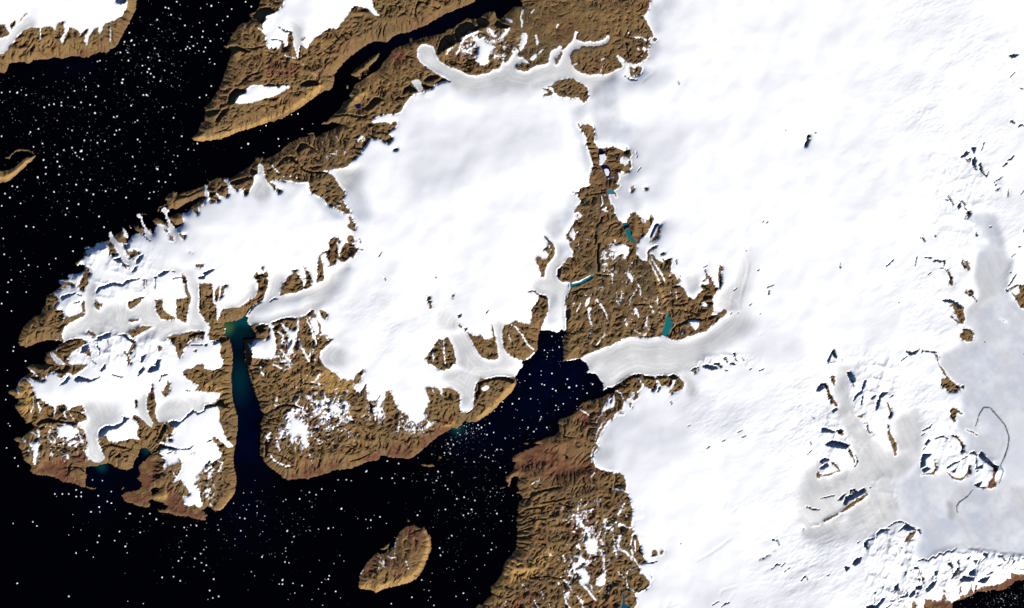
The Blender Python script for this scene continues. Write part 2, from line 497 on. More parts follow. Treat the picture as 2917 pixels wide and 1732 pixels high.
L 25,97 30,96 38,95 42,93 47,91 49,88 53,91 51,96 54,99 53,102 46,98 38,99 32,103 31,112 28,115 24,112 26,104 23,100
R 56,100 62,99 70,100 78,99 80,104 84,108 84,101 80,98 90,94 100,91 107,90 114,92 118,90 122,89 126,88 130,83 134,82 136,88 140,92 144,110 140,115 144,112 150,111 149,117 152,115 155,116 155,121 150,125 144,131 141,135 141,140 146,148 50,148 48,118 56,118 62,116 62,110 58,106
R 140,82 148,83 150,88 147,96 145,92 142,88
K 62,102 70,99 78,100 72,104 76,106 68,110 62,105
K 80,98 90,94 100,91 112,92 104,94 96,94 90,98 84,98
K 83,104 92,98 95,100 90,103 84,107
K 48,118 56,116 62,118 62,124 56,128 58,136 56,148 51,148 50,135
K 50,100 58,104 62,110 62,116 50,118 48,112
S 58,140 60,136 56,130 52,122 58,126 60,120 66,118 72,119 78,117 80,112 80,105 84,108 87,120 88,130 86,138 82,142 74,142 66,140
s 1.2 94,98 100,104 108,108
s 2 100,104 104,110 104,118 105,126 105,130
s 2.2 115,92 114,104 110,114 108,124 106,130 103,136
S 93,98 100,103 107,107 113,107 113,112 109,120 107,128 105,129 103,118 101,110
R 104,118 108,118 106,126 104,124
s 1.2 115,117 118,127 124,137 127,144
s 1.5 125,92 130,104 134,114 137,124
S 128,90 136,92 139,100 140,110 136,112 133,105 130,98
S 134,84 140,85 145,96 140,98 136,90
K 124,88 130,82 133,82 128,87
k .8 125,118 132,132
k .8 134,127 137,124
s 1.2 133,130 124,142
s 1.2 93,130 99,138 108,148
s 1 99,139 106,128
s 1.5 90,108 96,112 95,120
s 1 137,115 140,118
s 1.2 149,114 151,119
R 91,66 93,60 95,50 99,46 103,40 108,38 107,34 113,32 113,37 117,43 121,48 120,57 112,61 100,63 92,65
R 120,55 124,48 123,36 120,30 122,27 124,34 127,34 131,42 132,48 129,54 122,57
R 136,50 138,38 138,26 140,16 146,10 151,9 153,4 150,0 162,0 163,8 166,12 168,5 172,0 178,0 186,6 191,8 195,8 195,11 188,9 184,14 182,19 178,18 174,22 170,24 166,22 162,20 160,27 152,30 149,29 154,27 150,20 147,12 142,16 145,26 146,38 146,46 136,49
s 1 196,11 188,9
S 142,16 148,12 150,20 150,26 146,24
s 2 163,4 165,16
k 1 110,44 118,43
k .8 121,43 130,43
k .7 139,40 145,40
k 1 118,56 131,51
K 97,48 101,46 99,49
k 1.2 213,16 216,11
k .6 98,60 118,54
G 53,92 55,86 60,78 66,74 74,71 82,69 88,68 92,66 100,64 112,62 120,58 130,54 138,50 147,46 150,40 165,30 176,24 180,28 168,42 160,58 150,68 142,78 130,82 124,87 110,89 98,91 88,94 78,98 68,99 58,100 52,97
A 57,88 62,80 74,74 92,69 110,70 122,66 130,68 110,78 90,85 70,92
k .7 54,86 60,78 66,74
k .7 80,71 85,68 90,68
G 15,76 25,72 40,70 52,60 50,50 62,48 64,60 56,66 50,73 40,78 22,81 17,88
G 74,66 78,55 80,42 90,35 98,42 95,50 92,62 90,66 76,70
F 142,132 160,125 180,128 195,140 185,148 146,148 142,140
G 142,132 152,124 170,128 170,148 146,148 142,140
k .6 160,65 163,72 167,76
k .5 173,30 184,31
k .7 220,42 221,46
k .5 178,84 182,90
F 180,70 220,60 235,65 230,80 200,92 180,95
T 2 2 S
R 170,0 175,0 178,8 178,15 175,19 171,24 168,28 166,34 165,42 162,42 159,34 156,26 154,20 156,16 160,17 164,21 169,18 169,12 163,8 168,6
s .8 170,3 175,10
G 175,0 194,0 196,7 200,12 199,18 194,18 189,24 182,31 180,36 180,41 184,45 188,49 196,50 197,53 194,62 191,73 192,86 191,106 186,106 182,109 176,108 168,106 162,106 166,98 170,86 170,72 168,64 158,62 150,55 148,45 158,42 165,43 167,34 171,25 178,15 178,8
A 184,25 190,16 196,12 192,0 186,0 188,12
A 176,70 185,60 186,100 170,104 172,85
R 194,0 250,0 250,123 236,129 224,134 212,140 200,142 188,145 188,130 187,118 190,110 191,106 192,86 191,73 194,62 197,53 202,50 215,46 223,41 225,39 218,41 208,46 200,48 197,49 188,49 182,44 180,40 181,32 189,24 194,18 199,18 200,12 197,7
K 181,32 187,27 185,34 183,42 180,40
K 191,82 196,80 196,90 192,98 191,90
k 1 191,64 190,75
k 1.5 192,86 192,106
L 196,48 200,50 208,48 216,43 225,38 225,41 218,46 208,51 202,52 197,54
A 202,49 208,48 207,50 203,51
k 1.2 226,38 240,40 246,39
k 2.5 231,0 230,15 231,34
k 1 197,26 199,33
k 1.2 198,60 210,56 222,55
s .8 206,0 208,5
s 1 248,38 248,50
s 1.2 202,70 200,78
s 1.2 210,74 204,84
S 216,70 221,66 219,74 215,78
S 219,78 222,79 220,90 223,100 221,98 218,88
s .8 214,62 216,65
s 1 228,68 234,76 240,86 243,95
s .7 223,100 220,120
s .7 241,98 237,112
s 1 249,5 248,22
s .8 240,12 238,40
s .6 240,110 225,130
y .8 200,132 230,118 245,110
A 247,3 250,3 250,10 247,10
R 144,59 152,57 157,62 166,64 170,68 170,80 168,88 165,95 161,104 158,118 155,132 146,140 140,144 132,142 124,138 118,134 115,126 114,116 114,104 117,100 124,98 130,94 138,98 147,99 150,90 149,82 154,74 158,67 155,61 147,58
k .8 145,59 152,58 156,62
K 158,63 166,64 169,68 160,66
k .8 149,104 157,105
s .8 124,99 132,105 138,112 144,124 152,130
s .6 120,110 125,122
k .6 162,75 168,76
W 160,106 165,107 172,107 176,108 180,110 186,106 191,107 190,112 187,118 188,130 188,145 200,143 208,141 214,146 220,148 138,148 138,145 145,142 152,136 156,130 157,115
G 208,141 220,135 236,129 250,123 250,148 219,148 214,146
R 70,108 75,112 80,114 88,112 92,118 98,117 102,115 100,103 100,98 104,106 106,118 108,130 109,140 105,143 96,142 88,140 83,132 78,124 73,115
R 60,100 64,100 65,104 62,104
s .7 98,116 102,118
G 48,105 52,110 60,112 64,108 70,110 76,120 84,135 90,142 105,144 109,142 108,128 104,110 102,98 108,92 113,98 113,112 116,130 120,136 130,141 138,145 138,148 58,148 58,138 54,125 50,115
K 67,104 71,103 70,106 68,108
K 59,88 64,85 63,90 60,91
F 62,86 75,82 78,84 72,90 64,93
R 36,117 42,118 46,114 50,118 54,128 57,140 58,148 24,148 20,140 24,134 29,128 32,122
s 1 42,117 43,134 44,148
s .9 37,122 40,130
s .9 27,130 30,140 29,146
L 56,145 59,145 58,148 55,148
R 22,64 25,66 25,71 28,76 28,80 25,81 24,74 22,70
R 51,64 54,62 56,64 54,67 52,66
k 1 94,85 96,82
k .7 32,41 33,42
F 100,80 125,70 128,76 112,84
G 35,85 45,80 60,95 55,105 45,105 35,95
T 3 2 S
A 28,8 42,6 44,0 55,0 45,2 41,10 40,20 36,22 31,16
R 0,0 26,0 28,5 27,12 30,17 34,21 40,22 40,12 42,8 46,4 50,3 48,8 52,12 56,13 60,10 62,12 58,15 52,13 49,10 44,8 43,13 48,14 50,20 56,22 60,24 58,19 63,20 70,18 69,30 69,36 74,38 76,44 80,42 78,36 75,34 78,36 81,41 81,46 79,50 74,52 70,54 74,52 80,52 86,56 89,64 94,67 97,69 103,61 107,57 105,52 107,49 108,45 112,42 110,37 110,31 112,34 115,39 118,42 121,49 124,54 128,55 127,48 126,38 127,32 129,26 132,30 130,34 130,42 132,48 130,52 130,58 126,57 124,62 120,65 120,72 121,78 121,84 118,88 124,88 130,84 134,80 137,79 138,84 136,88 130,92 122,99 117,100 116,104 112,108 100,111 90,115 80,119 70,119 66,117 60,113 55,114 50,115 40,116 34,116 26,115 18,115 8,119 0,123
S 106,49 110,46 114,43 116,50 111,51
s 1.2 44,15 50,27 56,36 62,48
s 1.5 52,13 60,24
s 1 42,22 50,36 55,48
r 1 74,19 76,26
k .7 74,19 76,26
K 45,5 50,3 53,3 51,6 46,7
k .6 57,10 61,10
L 66,82 67,88 68,94 72,100 67,106 66,113 62,113 57,111 61,102 63,92 65,86
K 67,106 73,100 82,97 90,93 96,91 108,93 112,92 104,96 92,96 84,99 76,102 70,108 68,116 66,114
K 114,91 120,88 127,88 120,92 115,94
K 70,53 76,52 80,52 76,55 71,55
k 1.2 70,75 80,76 90,73
k .8 22,75 34,75 41,75
K 108,65 118,64 121,68 114,68 108,69
K 112,72 120,72 120,75 114,75
S 90,95 98,94 104,95 102,104 99,106 94,101
S 106,73 110,73 115,78 112,78 107,76
S 24,78 27,80 29,86 30,92 27,88 25,83
s 1 40,90 38,100 35,104
s 1 45,78 48,86
s .8 42,74 44,80
s 1 22,24 16,36
S 14,37 20,38 22,43 21,50 19,44 16,39
s 1 28,50 32,57 32,66
s .8 27,58 20,68 18,76
s .8 15,45 15,55
s .8 9,58 8,72
s .8 3,60 3,72
s 1 13,92 16,101
s 1 24,107 32,111
s .8 69,58 68,66
s 1 76,60 76,68
S 0,3 12,1 17,6 17,12 14,14 13,21 11,14 4,14 0,20
A 0,8 4,6 6,12 0,18
k .8 70,82 72,90
y 1.9 42,16 47,30 53,44 56,58 61,68 64,76 65,82
k .6 13,90 17,86 22,78
k .5 16,101 17,105
s .6 66,43 69,37
S 82,104 84,110 82,112
G 0,126 8,121 20,117 36,118 52,118 60,113 66,118 78,121 92,118 108,112 118,105 130,96 145,86 160,84 170,95 165,105 150,115 130,128 110,140 95,148 0,148
G 85,40 100,38 104,50 95,62 90,58
G 130,60 150,40 160,10 168,0 165,20 160,45 155,80 140,84 125,75
k .6 164,2 166,8
k .8 160,9 161,10
k .5 162,20 164,24 162,38 158,52 155,62 153,72 153,80
k .5 144,60 142,72 142,80
k .6 150,70 151,80
k 1 186,54 194,51
k 1.2 188,58 188,63
k .8 145,58 149,55
k 1 175,34 176,32
k .7 164,76 167,74
k .7 141,87 143,85
k .7 150,85 151,86
k .8 177,86 178,86
K 132,140 136,139 138,146 136,144
K 119,148 122,146 128,146 128,148
K 144,134 147,134 147,140 152,146 147,142
k .9 155,139 158,144
K 140,147 144,145 150,148
F 160,122 180,112 215,110 240,130 240,148 165,148
k .5 190,102 200,100
k .5 176,112 182,109
k .5 238,131 239,129
k .5 241,135 242,136
k .7 108,30 113,27
T 4 2 S
A 186,0 222,0 225,12 235,20 228,40 227,58 236,70 250,85 250,148 146,148 148,132 165,125 175,120 190,120 188,108 178,98 176,85 178,75 195,80 190,55 185,40 190,20 195,8
G 190,10 225,10 230,25 225,60 200,70 195,78 184,90 180,85 186,70 195,65 190,40
R 173,22 175,20 178,22 182,21 181,26 184,30 182,33 178,32 175,28
S 175,22 178,24 176,26
k .7 173,21 174,26 177,30
R 155,31 158,34 161,41 164,49 161,53 157,48 159,45 157,40
k .8 151,30 155,34 159,40
R 177,58 180,57 186,57 188,62 184,66 180,63 177,62
k .8 184,56 186,64 192,72
S 179,59 182,58 182,62
K 148.5,69.3 159.5,68.1 166.8,71.8 172.9,76.7 171.7,80.3 162,73 153.4,71.8
R 162,73 170,78 176,78 176,85 178,94 174,100 168,99 164,94 160,92 158,88 164,91 168,92 160,84 166,85 162,78 154,80 158,78
S 160,86 166,88 170,96 164,92
R 174,105 180,104 185,106 188,112 186,120 180,121 174,118 170,115 171,110 175,109
k .8 174,105 182,105 188,111
k 1.5 128,17 136,18
k 1.2 138,22 143,21 147,22 152,22 151,28
k .8 147,30 153,31
k 1 132,38 135,36
k 1 118,16 116,28
k 1.3 81,28 89,21
k .8 24,24 25,32
k .6 92,17 93,17
K 8.9,142.9 13.8,133.1 17.4,128.3 18.7,133.1 21.1,140.5 17.4,139.2 15,135.6 12.6,140.5 10.1,147.8
r 2.5 13,146 20,145
r 1.4 27,142 28,145
k .7 96,72 98,73
k 1 99,143 106,138
K 103.3,130.6 111.9,133 121.6,129.3 116.7,135.4 109.4,136.7
k 1 112,136 121,129
k 1 124,130 130,132 142,133
r 2.0 138,134 143,138 145,148
K 123.9,131.9 126.3,130.7 123.9,134.4
K 226.7,55.6 230.4,58 227.9,60.4
R 231,58 240,51 250,50 250,84 245,80 238,68
S 233,58 242,52 244,62 240,64 236,62
k 1 230,52 236,43 239,38
k .8 230,56 240,51
k 1 234,16 238,13
k 1 242,4 244,4
k .9 232,35 233,36
r 1.2 220,92 228,97
k .8 200,120 201,121
k .6 150,104 156,103
k .6 134,119 136,119
k .5 194,61 195,61
K 247.7,133.9 250.1,131.4 250.1,138.7
T 0 3 W
R 31,3 40,0 250,0 250,148 100,148 90,145 82,144 74,142 66,138 58,136 48,135 40,133 36,130 38,124 35,121 30,118 28,112 26,105 23,101 24,96 20,94 16,92 20,88 27,90 28,87 33,84 38,80 44,76 40,74 37,70 32,72 30,67 25,62 21,56 17,51 22,47 23,42 18,40 14,38 10,34 12,31 19,30 22,24 25,18 30,14 36,10 42,12 38,6
S 33,3 40,8 48,15 56,19 58,12 66,9 70,10 80,14 84,10 90,14 104,4 110,0 250,0 250,130 240,140 236,148 228,148 222,140 212,144 218,134 223,126 222,118 218,114 220,124 214,130 206,134 200,130 202,120 200,114 196,108 197,104 202,102 212,104 216,106 212,101 204,101 200,99 195,95 204,93 210,94 208,88 212,82 216,77 212,75 204,70 194,71 192,65 188,57 192,50 190,40 187,33 186,24 184,34 181,45 179,52 184,64 189,70 187,76 182,77 176,70 168,62 162,61 166,66 170,72 168,80 168,88 172,92 162,90 154,92 140,95 134,94 130,86 120,88 121,96 124,103 127,110 126,116 122,120 116,119 110,115 106,108 107,100 107,92 104,82 100,74 96,71 106,69 108,66 104,60 96,57 104,58 106,55 103,50 96,50 84,56 80,49 72,49 68,52 60,49 50,42 45,42 41,32 38,24 33,18 28,17 24,22 22,28 24,38 21,30 23,22 28,16 34,18 40,18 46,20 54,21 58,18 44,14 38,9
R 84,56 88,53 96,50 101,49 104,54 102,57 94,55
R 70,50 76,48 80,51 78,53 70,52
R 47,44 52,44 62,50 66,52 64,54 56,54 51,58 50,50
s 1 46,43 48,50 50,54 49,60
s 1.2 67,49 68,56 66,64
s 1.2 81,54 79,60 81,65
s .8 55,53 60,58 62,61
s .7 41,40 42,50 39,58
s .7 86,60 91,68
R 55,52 60,51 66,56 66,62 62,64 54,60
R 95,60 102,60 108,66 106,69 100,69 92,66 88,60
K 44,72 50,67 60,65 76,69 90,70 96,72 90,74 78,71 62,70 52,71 46,75
k 1 89,57 97,58 105,63
k .6 20,53 24,62
Y 24,22 34,22 40,30 42,40 38,56 28,60 24,50 22,40
S 72,76 78,73 86,73 90,77 96,81 92,84 90,88 86,90 82,88 76,89 72,87 70,80
s 1 46,80 48,88 50,93
s .8 60,88 64,95
s .8 64,86 67,90
s .8 55,78 58,74
s .8 60,84 62,76
s 1.5 36,82 44,86
s 1 96,84 99,90 102,95
s .8 84,90 86,94
s .8 92,88 93,99
S 35,95 40,96 44,95 47,98 46,108 44,118 43,124 41,120 42,112 40,104 38,100
s 1.5 27,91 31,94
s .6 35,102 37,110
K 48,78 54,74 52,80
P 40,131 50,124 66,120 76,116 84,124 80,132 82,142 74,142 58,136 44,134
P 96,110 104,108 106,125 100,122
P 84,140 104,136 106,142 100,148 88,144
K 83,126 87,120 85,133 82,134
k 1 88,125 98,126 104,131
k .8 66,101 78,102 88,106
W 104,125 110,124 118,124 128,121 134,121 140,125 150,128 158,128 162,124 164,118 168,112 172,102 178,102 184,108 180,114 172,120 168,126 172,134 166,139 172,144 174,150 105,150 104,144 106,136
R 110,117 118,121 124,120 128,116 134,118 128,121 118,123 108,124 106,122 106,114
L 118,125 126,122 130,128 124,130
L 174,101 180,102 184,106 180,109 176,106
L 184,88 192,87 191,92 188,95 185,92
R 134,94 140,95 154,92 162,92 170,94 176,93 175,100 170,105 168,112 164,118 162,126 156,129 148,128 140,125 133,120 127,112 126,105 124,100 121,95 122,90 128,86 131,87
R 168,62 176,68 184,76 190,82 186,86 184,92 178,96 172,92 168,88 167,82 170,76 169,71 163,66 161,62
K 120,86 122,79 130,74 138,75 150,70 151,63 157,66 154,70 144,78 134,79 130,84 124,88
k .8 150,63 158,66
K 140,112 146,108 148,112 142,114
k .8 148,107 158,104
K 130,98 136,96 150,100 156,102 148,102 138,99
P 170,120 184,112 190,118 190,140 186,148 174,148 172,134 168,128
K 190,96 196,82 200,72 206,75 202,82 196,90 192,93
K 196,96 204,99 212,101 222,103 214,104 202,102 192,106 180,112 190,104
K 206,70 212,68 220,70 228,62 236,55 238,58 230,64 222,70 216,76 208,74
k 1 236,55 242,60 250,57
k .8 222,103 232,102 236,99
R 200,130 205,124 203,118 207,122 212,122 222,118 222,128 214,134 206,140 202,135
s 1 205,122 202,128
s 1 210,130 216,138
R 192,86 204,86 212,78 208,88 202,92 194,93
G 104,40 110,44 120,46 130,44 140,46 150,60 140,70 126,76 120,86 119,92 123,102 127,110 126,116 122,120 116,119 110,115 106,108 107,98 106,84 104,74 106,70 108,64 104,56 102,50
R 165,42 169,44 169,50 166,52 164,48
R 180,42 182,34 186,34 185,22 188,26 190,38 192,48 190,58 188,64 182,60 178,52
R 182,60 188,64 190,72 187,76 184,72 180,64
G 174,34 180,36 180,52 183,64 188,72 184,76 176,68 170,60 168,50 170,42
R 198,34 203,28 206,18 208,24 207,34 203,40 200,38
R 236,4 244,0 250,0 250,34 244,32 236,32 244,26 236,22 230,18 225,12 224,8
k .8 228,30 232,32
R 240,136 250,126 250,150 238,150
R 186,148 190,134 196,136 204,140 212,144 224,144 228,150 186,150
K 190,134 196,135 194,140 190,138
k .8 195,20 198,13 205,12
k 1 138,12 150,15
K 90,18 96,13 104,16 112,18 124,14 118,18 110,21 102,20 94,21
K 73,25 80,18 84,13 86,17 82,22 78,24
K 38,14 46,15 50,20 56,17 57,19 52,22 46,20 40,18
K 122,7 127,1 130,0 129,5 125,8
K 169,14 170,7 174,3 178,5 174,10
K 180,8 184,2 190,2 196,0 194,6 186,9 182,9
R 44,8 54,8 58,4 66,6 70,10 60,10 54,14 48,12
R 70,12 76,10 79,14 76,17 70,16
K 67,9 72,4 79,10 72,10
R 88,3 98,0 104,4 102,7 94,6
K 40,0 68,0 56,6 48,5
r .8 214,108 214,104
r .8 234,110 237,106
G 212,42 250,36 250,55 240,55 228,62 200,70 192,68 190,58 200,45
k .7 205,108 211,106
T 1 3 R
S 0,0 22,0 20,4 8,7 0,5
S 0,34 10,34 20,35 18,40 13,46 0,50
K 0,50 6,49 13,48 16,44 20,42 26,48 32,54 26,52 18,50 8,52 2,54 0,58
S 0,56 4,52 17,51 19,60 18,68 21,75 24,84 28,92 35,100 30,102 22,96 15,89 10,92 16,100 22,106 20,113 12,118 0,125
R 10,90 14,88 20,94 30,102 34,103 22,110 16,100
K 2,95 6,91 10,92 4,94
K 0,124 6,116 8,118 3,124
k 1.2 21,110 30,109
s .6 12,116 22,120 18,130
s .5 2,130 10,124 6,138
W 34,0 52,0 54,12 58,24 62,36 66,46 68,54 72,60 70,66 68,72 69,80 68,90 67,100 68,110 74,120 80,126 90,133 96,139 102,141 110,140 120,139 126,141 130,138 140,136 150,133 158,129 168,128 180,127 190,122 200,118 212,117 216,111 222,112 230,114 240,114 250,116 250,148 38,148 39,140 38,134 36,125 35,115 36,104 38,96 40,80 40,62 36,50 34,38 33,25 32,15
k 1.2 52,2 56,8 60,18
k .8 62,24 66,34
s 1 68,0 69,10 74,15
s 1 84,0 90,3 96,6
y .6 108,28 132,24 140,10
s .7 132,22 138,18 142,8
s .8 138,24 146,27
k .8 117,10 118,18 112,26
k .8 84,22 90,12 
k .7 86,18 92,30
k .6 90,16 98,28
k .6 72,18 80,26
k .8 120,22 135,24 146,26
Y 142,10 150,5 160,14 170,20 182,20 184,28 172,34 160,36 148,32 132,24 140,16
S 144,0 150,4 156,9 162,12 168,17 176,19 182,18 186,12 190,8 194,5 196,8 192,16 186,24 183,28 186,33 190,34 194,28 198,24 198,32 200,44 206,44 210,42 214,46 208,54 206,60 212,56 214,62 218,66 214,52 218,44 222,42 226,46 230,48 236,54 242,58 250,64 250,0
R 222,33 227,32 232,44 235,52 236,60 230,64 222,60 218,52 220,44
R 187,18 190,8 194,8 192,18 187,24 182,26
k 1.2 191,34 197,24
k 1 106,46 112,34 120,32
K 84,55 90,50 100,48 110,49 120,54 112,52 100,50 92,52 88,56
k 1 76,70 84,66 92,64
k 1 76,71 88,73
k .6 92,73 100,77
s .6 118,38 112,48 118,54 124,60
S 103,77 104,68 102,63 107,60 110,66 116,66 120,70 126,76 125,84 124,90 128,98 124,102 120,96 119,86 114,84 110,90 108,96 107,92 109,86 105,85 102,80
s .8 108,92 107,98
s 1 121,98 119,108
s .7 127,107 132,120
s .8 88,88 90,98 94,108
s .7 80,110 86,118 100,124 106,124
s 1 131,36 138,34
s 1.2 137,44 137,58
s 1.2 145,46 142,56
S 152,48 158,47 164,48 168,54 164,60 158,58 154,54
s .7 157,58 156,66
s .7 162,60 168,68
s .8 171,60 176,65
s .8 147,60 148,72
s .7 152,72 151,84
s .6 170,70 178,66
s .6 176,80 176,88
s 1 177,50 172,58
s .8 148,60 144,72
s .7 158,50 152,66
k .8 161,48 168,54 169,60
s .8 134,34 128,44
s .7 125,52 126,58
S 76,88 80,82 80,92 77,94
K 74,104 73,96 76,90 78,100 77,108 74,114
k 1.2 70,90 74,82
k .8 69,102 70,112
K 76,91 84,90 80,94
k .8 85,108 100,114 108,120
k .7 100,126 110,124
k 1 142,110 140,120 137,127
k .7 136,80 146,90 152,94
k .7 158,100 168,90
s .8 92,86 96,86
s 1.2 94,88 97,82
k .7 178,118 192,114 205,107
k .7 202,106 210,104
k .7 192,76 198,84
k .8 220,86 232,74
k .7 172,110 178,102
P 100,138 112,132 130,128 150,126 168,120 172,122 158,129 140,136 120,139 106,140
P 180,124 200,114 214,108 216,111 210,117 196,119
P 224,104 240,98 250,96 250,114 230,112
K 200,45 206,50 204,60 202,58
s .7 209,60 214,66
s .8 240,62 248,80
s .6 238,70 236,84
k 1.2 208,46 214,38
k 1 242,95 250,92
k .6 247,10 249,16
Y 14,42 20,36 26,30 0,24 0,34
T 2 3 W
R 0,0 130,0 140,0 134,8 129,15 131,22 126,32 118,40 110,48 102,57 92,64 82,70 72,71 67,68 64,74 58,79 52,77 46,82 38,86 30,92 20,100 12,108 6,112 0,116
S 0,0 140,0 134,8 129,15 120,15 110,15 104,16 96,18 88,16 82,22 80,30 79,40 78,50 76,56 68,59 63,59 62,50 62,38 60,34 52,29 42,28 40,30 40,38 38,36 37,29 30,28 24,27 20,29 22,36 24,44 20,52 18,60 20,66 10,72 4,68 0,74
R 26,0 54,0 50,5 42,8 36,6
L 55,0 59,0 60,6 57,5
G 42,8 50,5 60,6 70,8 80,12 86,15 82,22 79,36 78,50 76,56 68,59 63,59 62,50 62,38 60,34 54,29 46,22 40,14
G 60,0 138,0 132,8 129,15 118,15 104,16 88,16 78,12
A 64,44 76,44 76,55 64,58
k .5 60,6 74,11 87,15 84,22
K 84,30 83,22 88,20 96,17 106,15 118,15 126,17 128,22 124,22 116,19 108,18 98,20 90,22 86,26 86,34 84,40 81,42 80,34
k 1.2 79,54 84,48 92,50
k 1 70,60 78,54
S 88,30 92,26 98,26 96,30 92,33
k 1 108,30 114,29
Y 130,22 126,32 118,40 110,48 100,57 84,68 82,64 96,54 110,40 120,28
P 50,68 60,62 56,72 40,82 26,94 14,104 18,92 34,80
Y 38,76 50,70 58,68 54,76
s 1 28,30 30,34
S 0,50 10,46 18,42 22,50 16,62 4,66 0,64
s .6 0,66 8,80 4,84
s .6 10,66 12,78
s .5 14,64 16,80
s .5 20,60 24,76
k .7 12,85 24,82
k .8 0,90 12,88
k .6 0,100 12,96
k .8 34,68 46,71
W 52,78 58,79 64,74 67,69 72,71 62,84 50,80
L 52,78 58,79 63,76 60,81 54,81
R 12,121 20,122 28,121 31,124 26,125 16,124
R 35,113 39,112 40,114 36,115
R 140,96 146,96 145,98 141,97
G 218,0 250,0 250,28 242,28 237,32 236,24 234,21 230,14 224,11 216,10 219,6
R 250,34 242,36 236,40 226,42 218,44 212,46 208,50 204,54 200,60 192,64 186,66 181,68 183,74 183,80 180,85 174,88 164,90 162,92 156,93 152,96 160,98 154,100 142,104 134,108 126,112 126,118 130,120 127,124 128,128 122,134 116,138 118,142 121,146 120,148 250,148 
K 236,32 242,28 250,26 250,34 242,35
W 125,138 132,136 133,140 131,148 122,148 124,142
S 250,64 244,68 238,76 233,84 230,92 228,96 231,100 226,108 225,116 226,122 230,126 240,130 250,133
s .6 243,64 236,72 230,82 227,94
s .6 226,100 222,110 223,118 228,124
S 242,42 250,38 250,50 240,56 234,58 240,48
K 244,44 248,42 246,48
s .6 240,54 232,64 228,72
s .6 204,53 214,58 220,63
k 1 200,60 206,55 212,50
k 1 188,90 190,80 188,74 193,72
k .8 166,107 168,108
k .8 176,98 180,99
k .8 188,109 193,113
k .6 145,118 150,117
k .6 150,113 153,112
k .6 160,113 165,114
k .5 136,112 138,111
k .6 169,119 171,120
k .8 137,130 144,124 150,120
P 136,130 128,128 132,116 140,106 160,98 172,102 185,116 175,122 160,118 150,126
P 205,58 215,56 222,68 216,72 206,66
P 190,118 215,118 222,124 250,140 240,134 200,130 180,132 176,128
P 170,128 200,128 200,134 170,138
W 189,109 194,113 192,115
A 226,110 236,90 250,75 250,132 235,126
k .6 150,148 156,142
s .6 150,146 162,139
s .5 222,138 226,132
T 3 3 S
G 251,112 236,122 226,136 224,150 251,150
G 0,0 95,0 100,4 88,8 80,9 74,11 66,14 54,15 48,12 36,13 26,11 14,16 4,24 0,26
R 0,26 6,22 12,17 20,13 28,11 34,12 38,13 46,14 50,17 52,16 56,14 60,13 66,14 74,12 80,17 85,21 85,26 83,30 78,33 72,33 66,36 68,31 72,26 74,20 70,18 70,24 66,27 56,26 54,20 51,20 52,28 46,34 44,30 40,28 36,26 32,20 34,27 28,34 30,40 24,44 22,43 25,38 24,33 21,34 20,40 12,44 10,54 6,58 0,60
s 1 30,18 34,24 36,29
s .8 2,32 8,36 11,42
K 0,27 8,22 14,17 24,12 34,12 30,15 20,16 14,22 6,28 0,32
K 34,13 48,15 50,19 42,17 36,16
K 51,14 60,13 64,16 54,17
K 65,14 72,11 78,15 76,17 68,17
K 52,34 54,26 56,27 55,32
K 66,24 68,18 70,20 69,25 66,26
R 18,48 22,46 20,54 18,52
r .8 0,63 8,60 12,60
k 1 68,44 70,48
k .5 67,37 68,40
R 93,8 97,5 102,4 100,9 97,10
k 1 93,7 98,4 102,4
K 107,1 112,0 124,2 126,5 118,6 108,3
R 124,0 128,0 133,5 130,4
k .8 134,6 138,7
k .6 144,0 150,0
k 1 164,6 167,4
k .7 176,7 182,5
k .5 122,10 124,12
k .5 124,19 125,20
G 80,12 88,9 95,20 100,30 98,40 88,38 86,25
k .6 107,32 114,30
F 72,45 110,35 160,55 160,70 130,90 105,80 85,80 78,60
k .7 89,75 93,73
k .5 110,68 112,76
k 1 150,82 156,80
k .7 155,88 160,87
k .8 131,93 136,91
k .7 112,102 116,100
k .6 184,65 188,62
k .5 100,104 108,105
k .9 239,61 244,66
k .4 228,48 237,55
k .9 238,93 240,97
k .7 235,110 240,104
k .8 246,28 250,26
K 247,27 250,24 250,32 246,32
k .6 242,105 243,106
k .6 212,133 213,134
k .5 234,128 235,129
A 0,62 6,64 8,80 0,100
F 0,62 30,60 80,70 95,95 100,110 60,120 14,130 0,130
R 0,132 6,132 12,136 14,142 15,148 0,148
k .8 246,131 250,136
R 247,130 250,130 250,140 246,138
k .5 244,82 250,80
T 4 3 S
A 146,0 250,0 250,148 0,148 0,138 20,132 30,128 46,122 46,108 40,98 50,90 60,94 76,104 86,110 96,108 110,100 122,100 124,118 126,132 140,134 156,124 154,128 168,140 180,140 186,134 190,144 210,148 216,124 218,118 196,106 184,104 176,96 178,90 174,84 166,76 168,60 172,50 172,34 178,28 170,24 160,16 150,6
G 20,0 40,0 32,16 30,30 40,45 42,60 55,75 62,90 80,104 96,110 122,100 122,118 100,140 60,148 0,148 0,138 25,130 45,122 46,108 38,98 30,80 22,60 20,46 16,30 18,14
G 98,60 118,50 124,80 122,100 96,106 92,100 90,70
F 225,60 250,50 250,148 220,148 218,120 230,100
R 13,15 18,13 19,20 18,28 16,24 14,20
k .8 12,16 15,13 18,15
K 33.1,9 38,7.8 41.7,13.9 42.9,21.2 38,21.2 34.3,13.9
r 2.0 38,17 40,22 41,27
K 50.4,28.7 54.1,19 56.5,19 55.3,25.1 51.6,31.2
K 39.9,45.3 43.6,36.8 50.9,30.7 52.1,34.3 46,38 42.4,42.9
k .7 52,36 51,44 50,49
K -0.7,23.5 5.4,22.3 7.8,23.5 5.4,28.4 -0.7,33.3
r 3.7 7,24 12,38 17,46 21,50
K 14.3,56.2 20.4,51.3 21.6,54.9 16.7,58.6
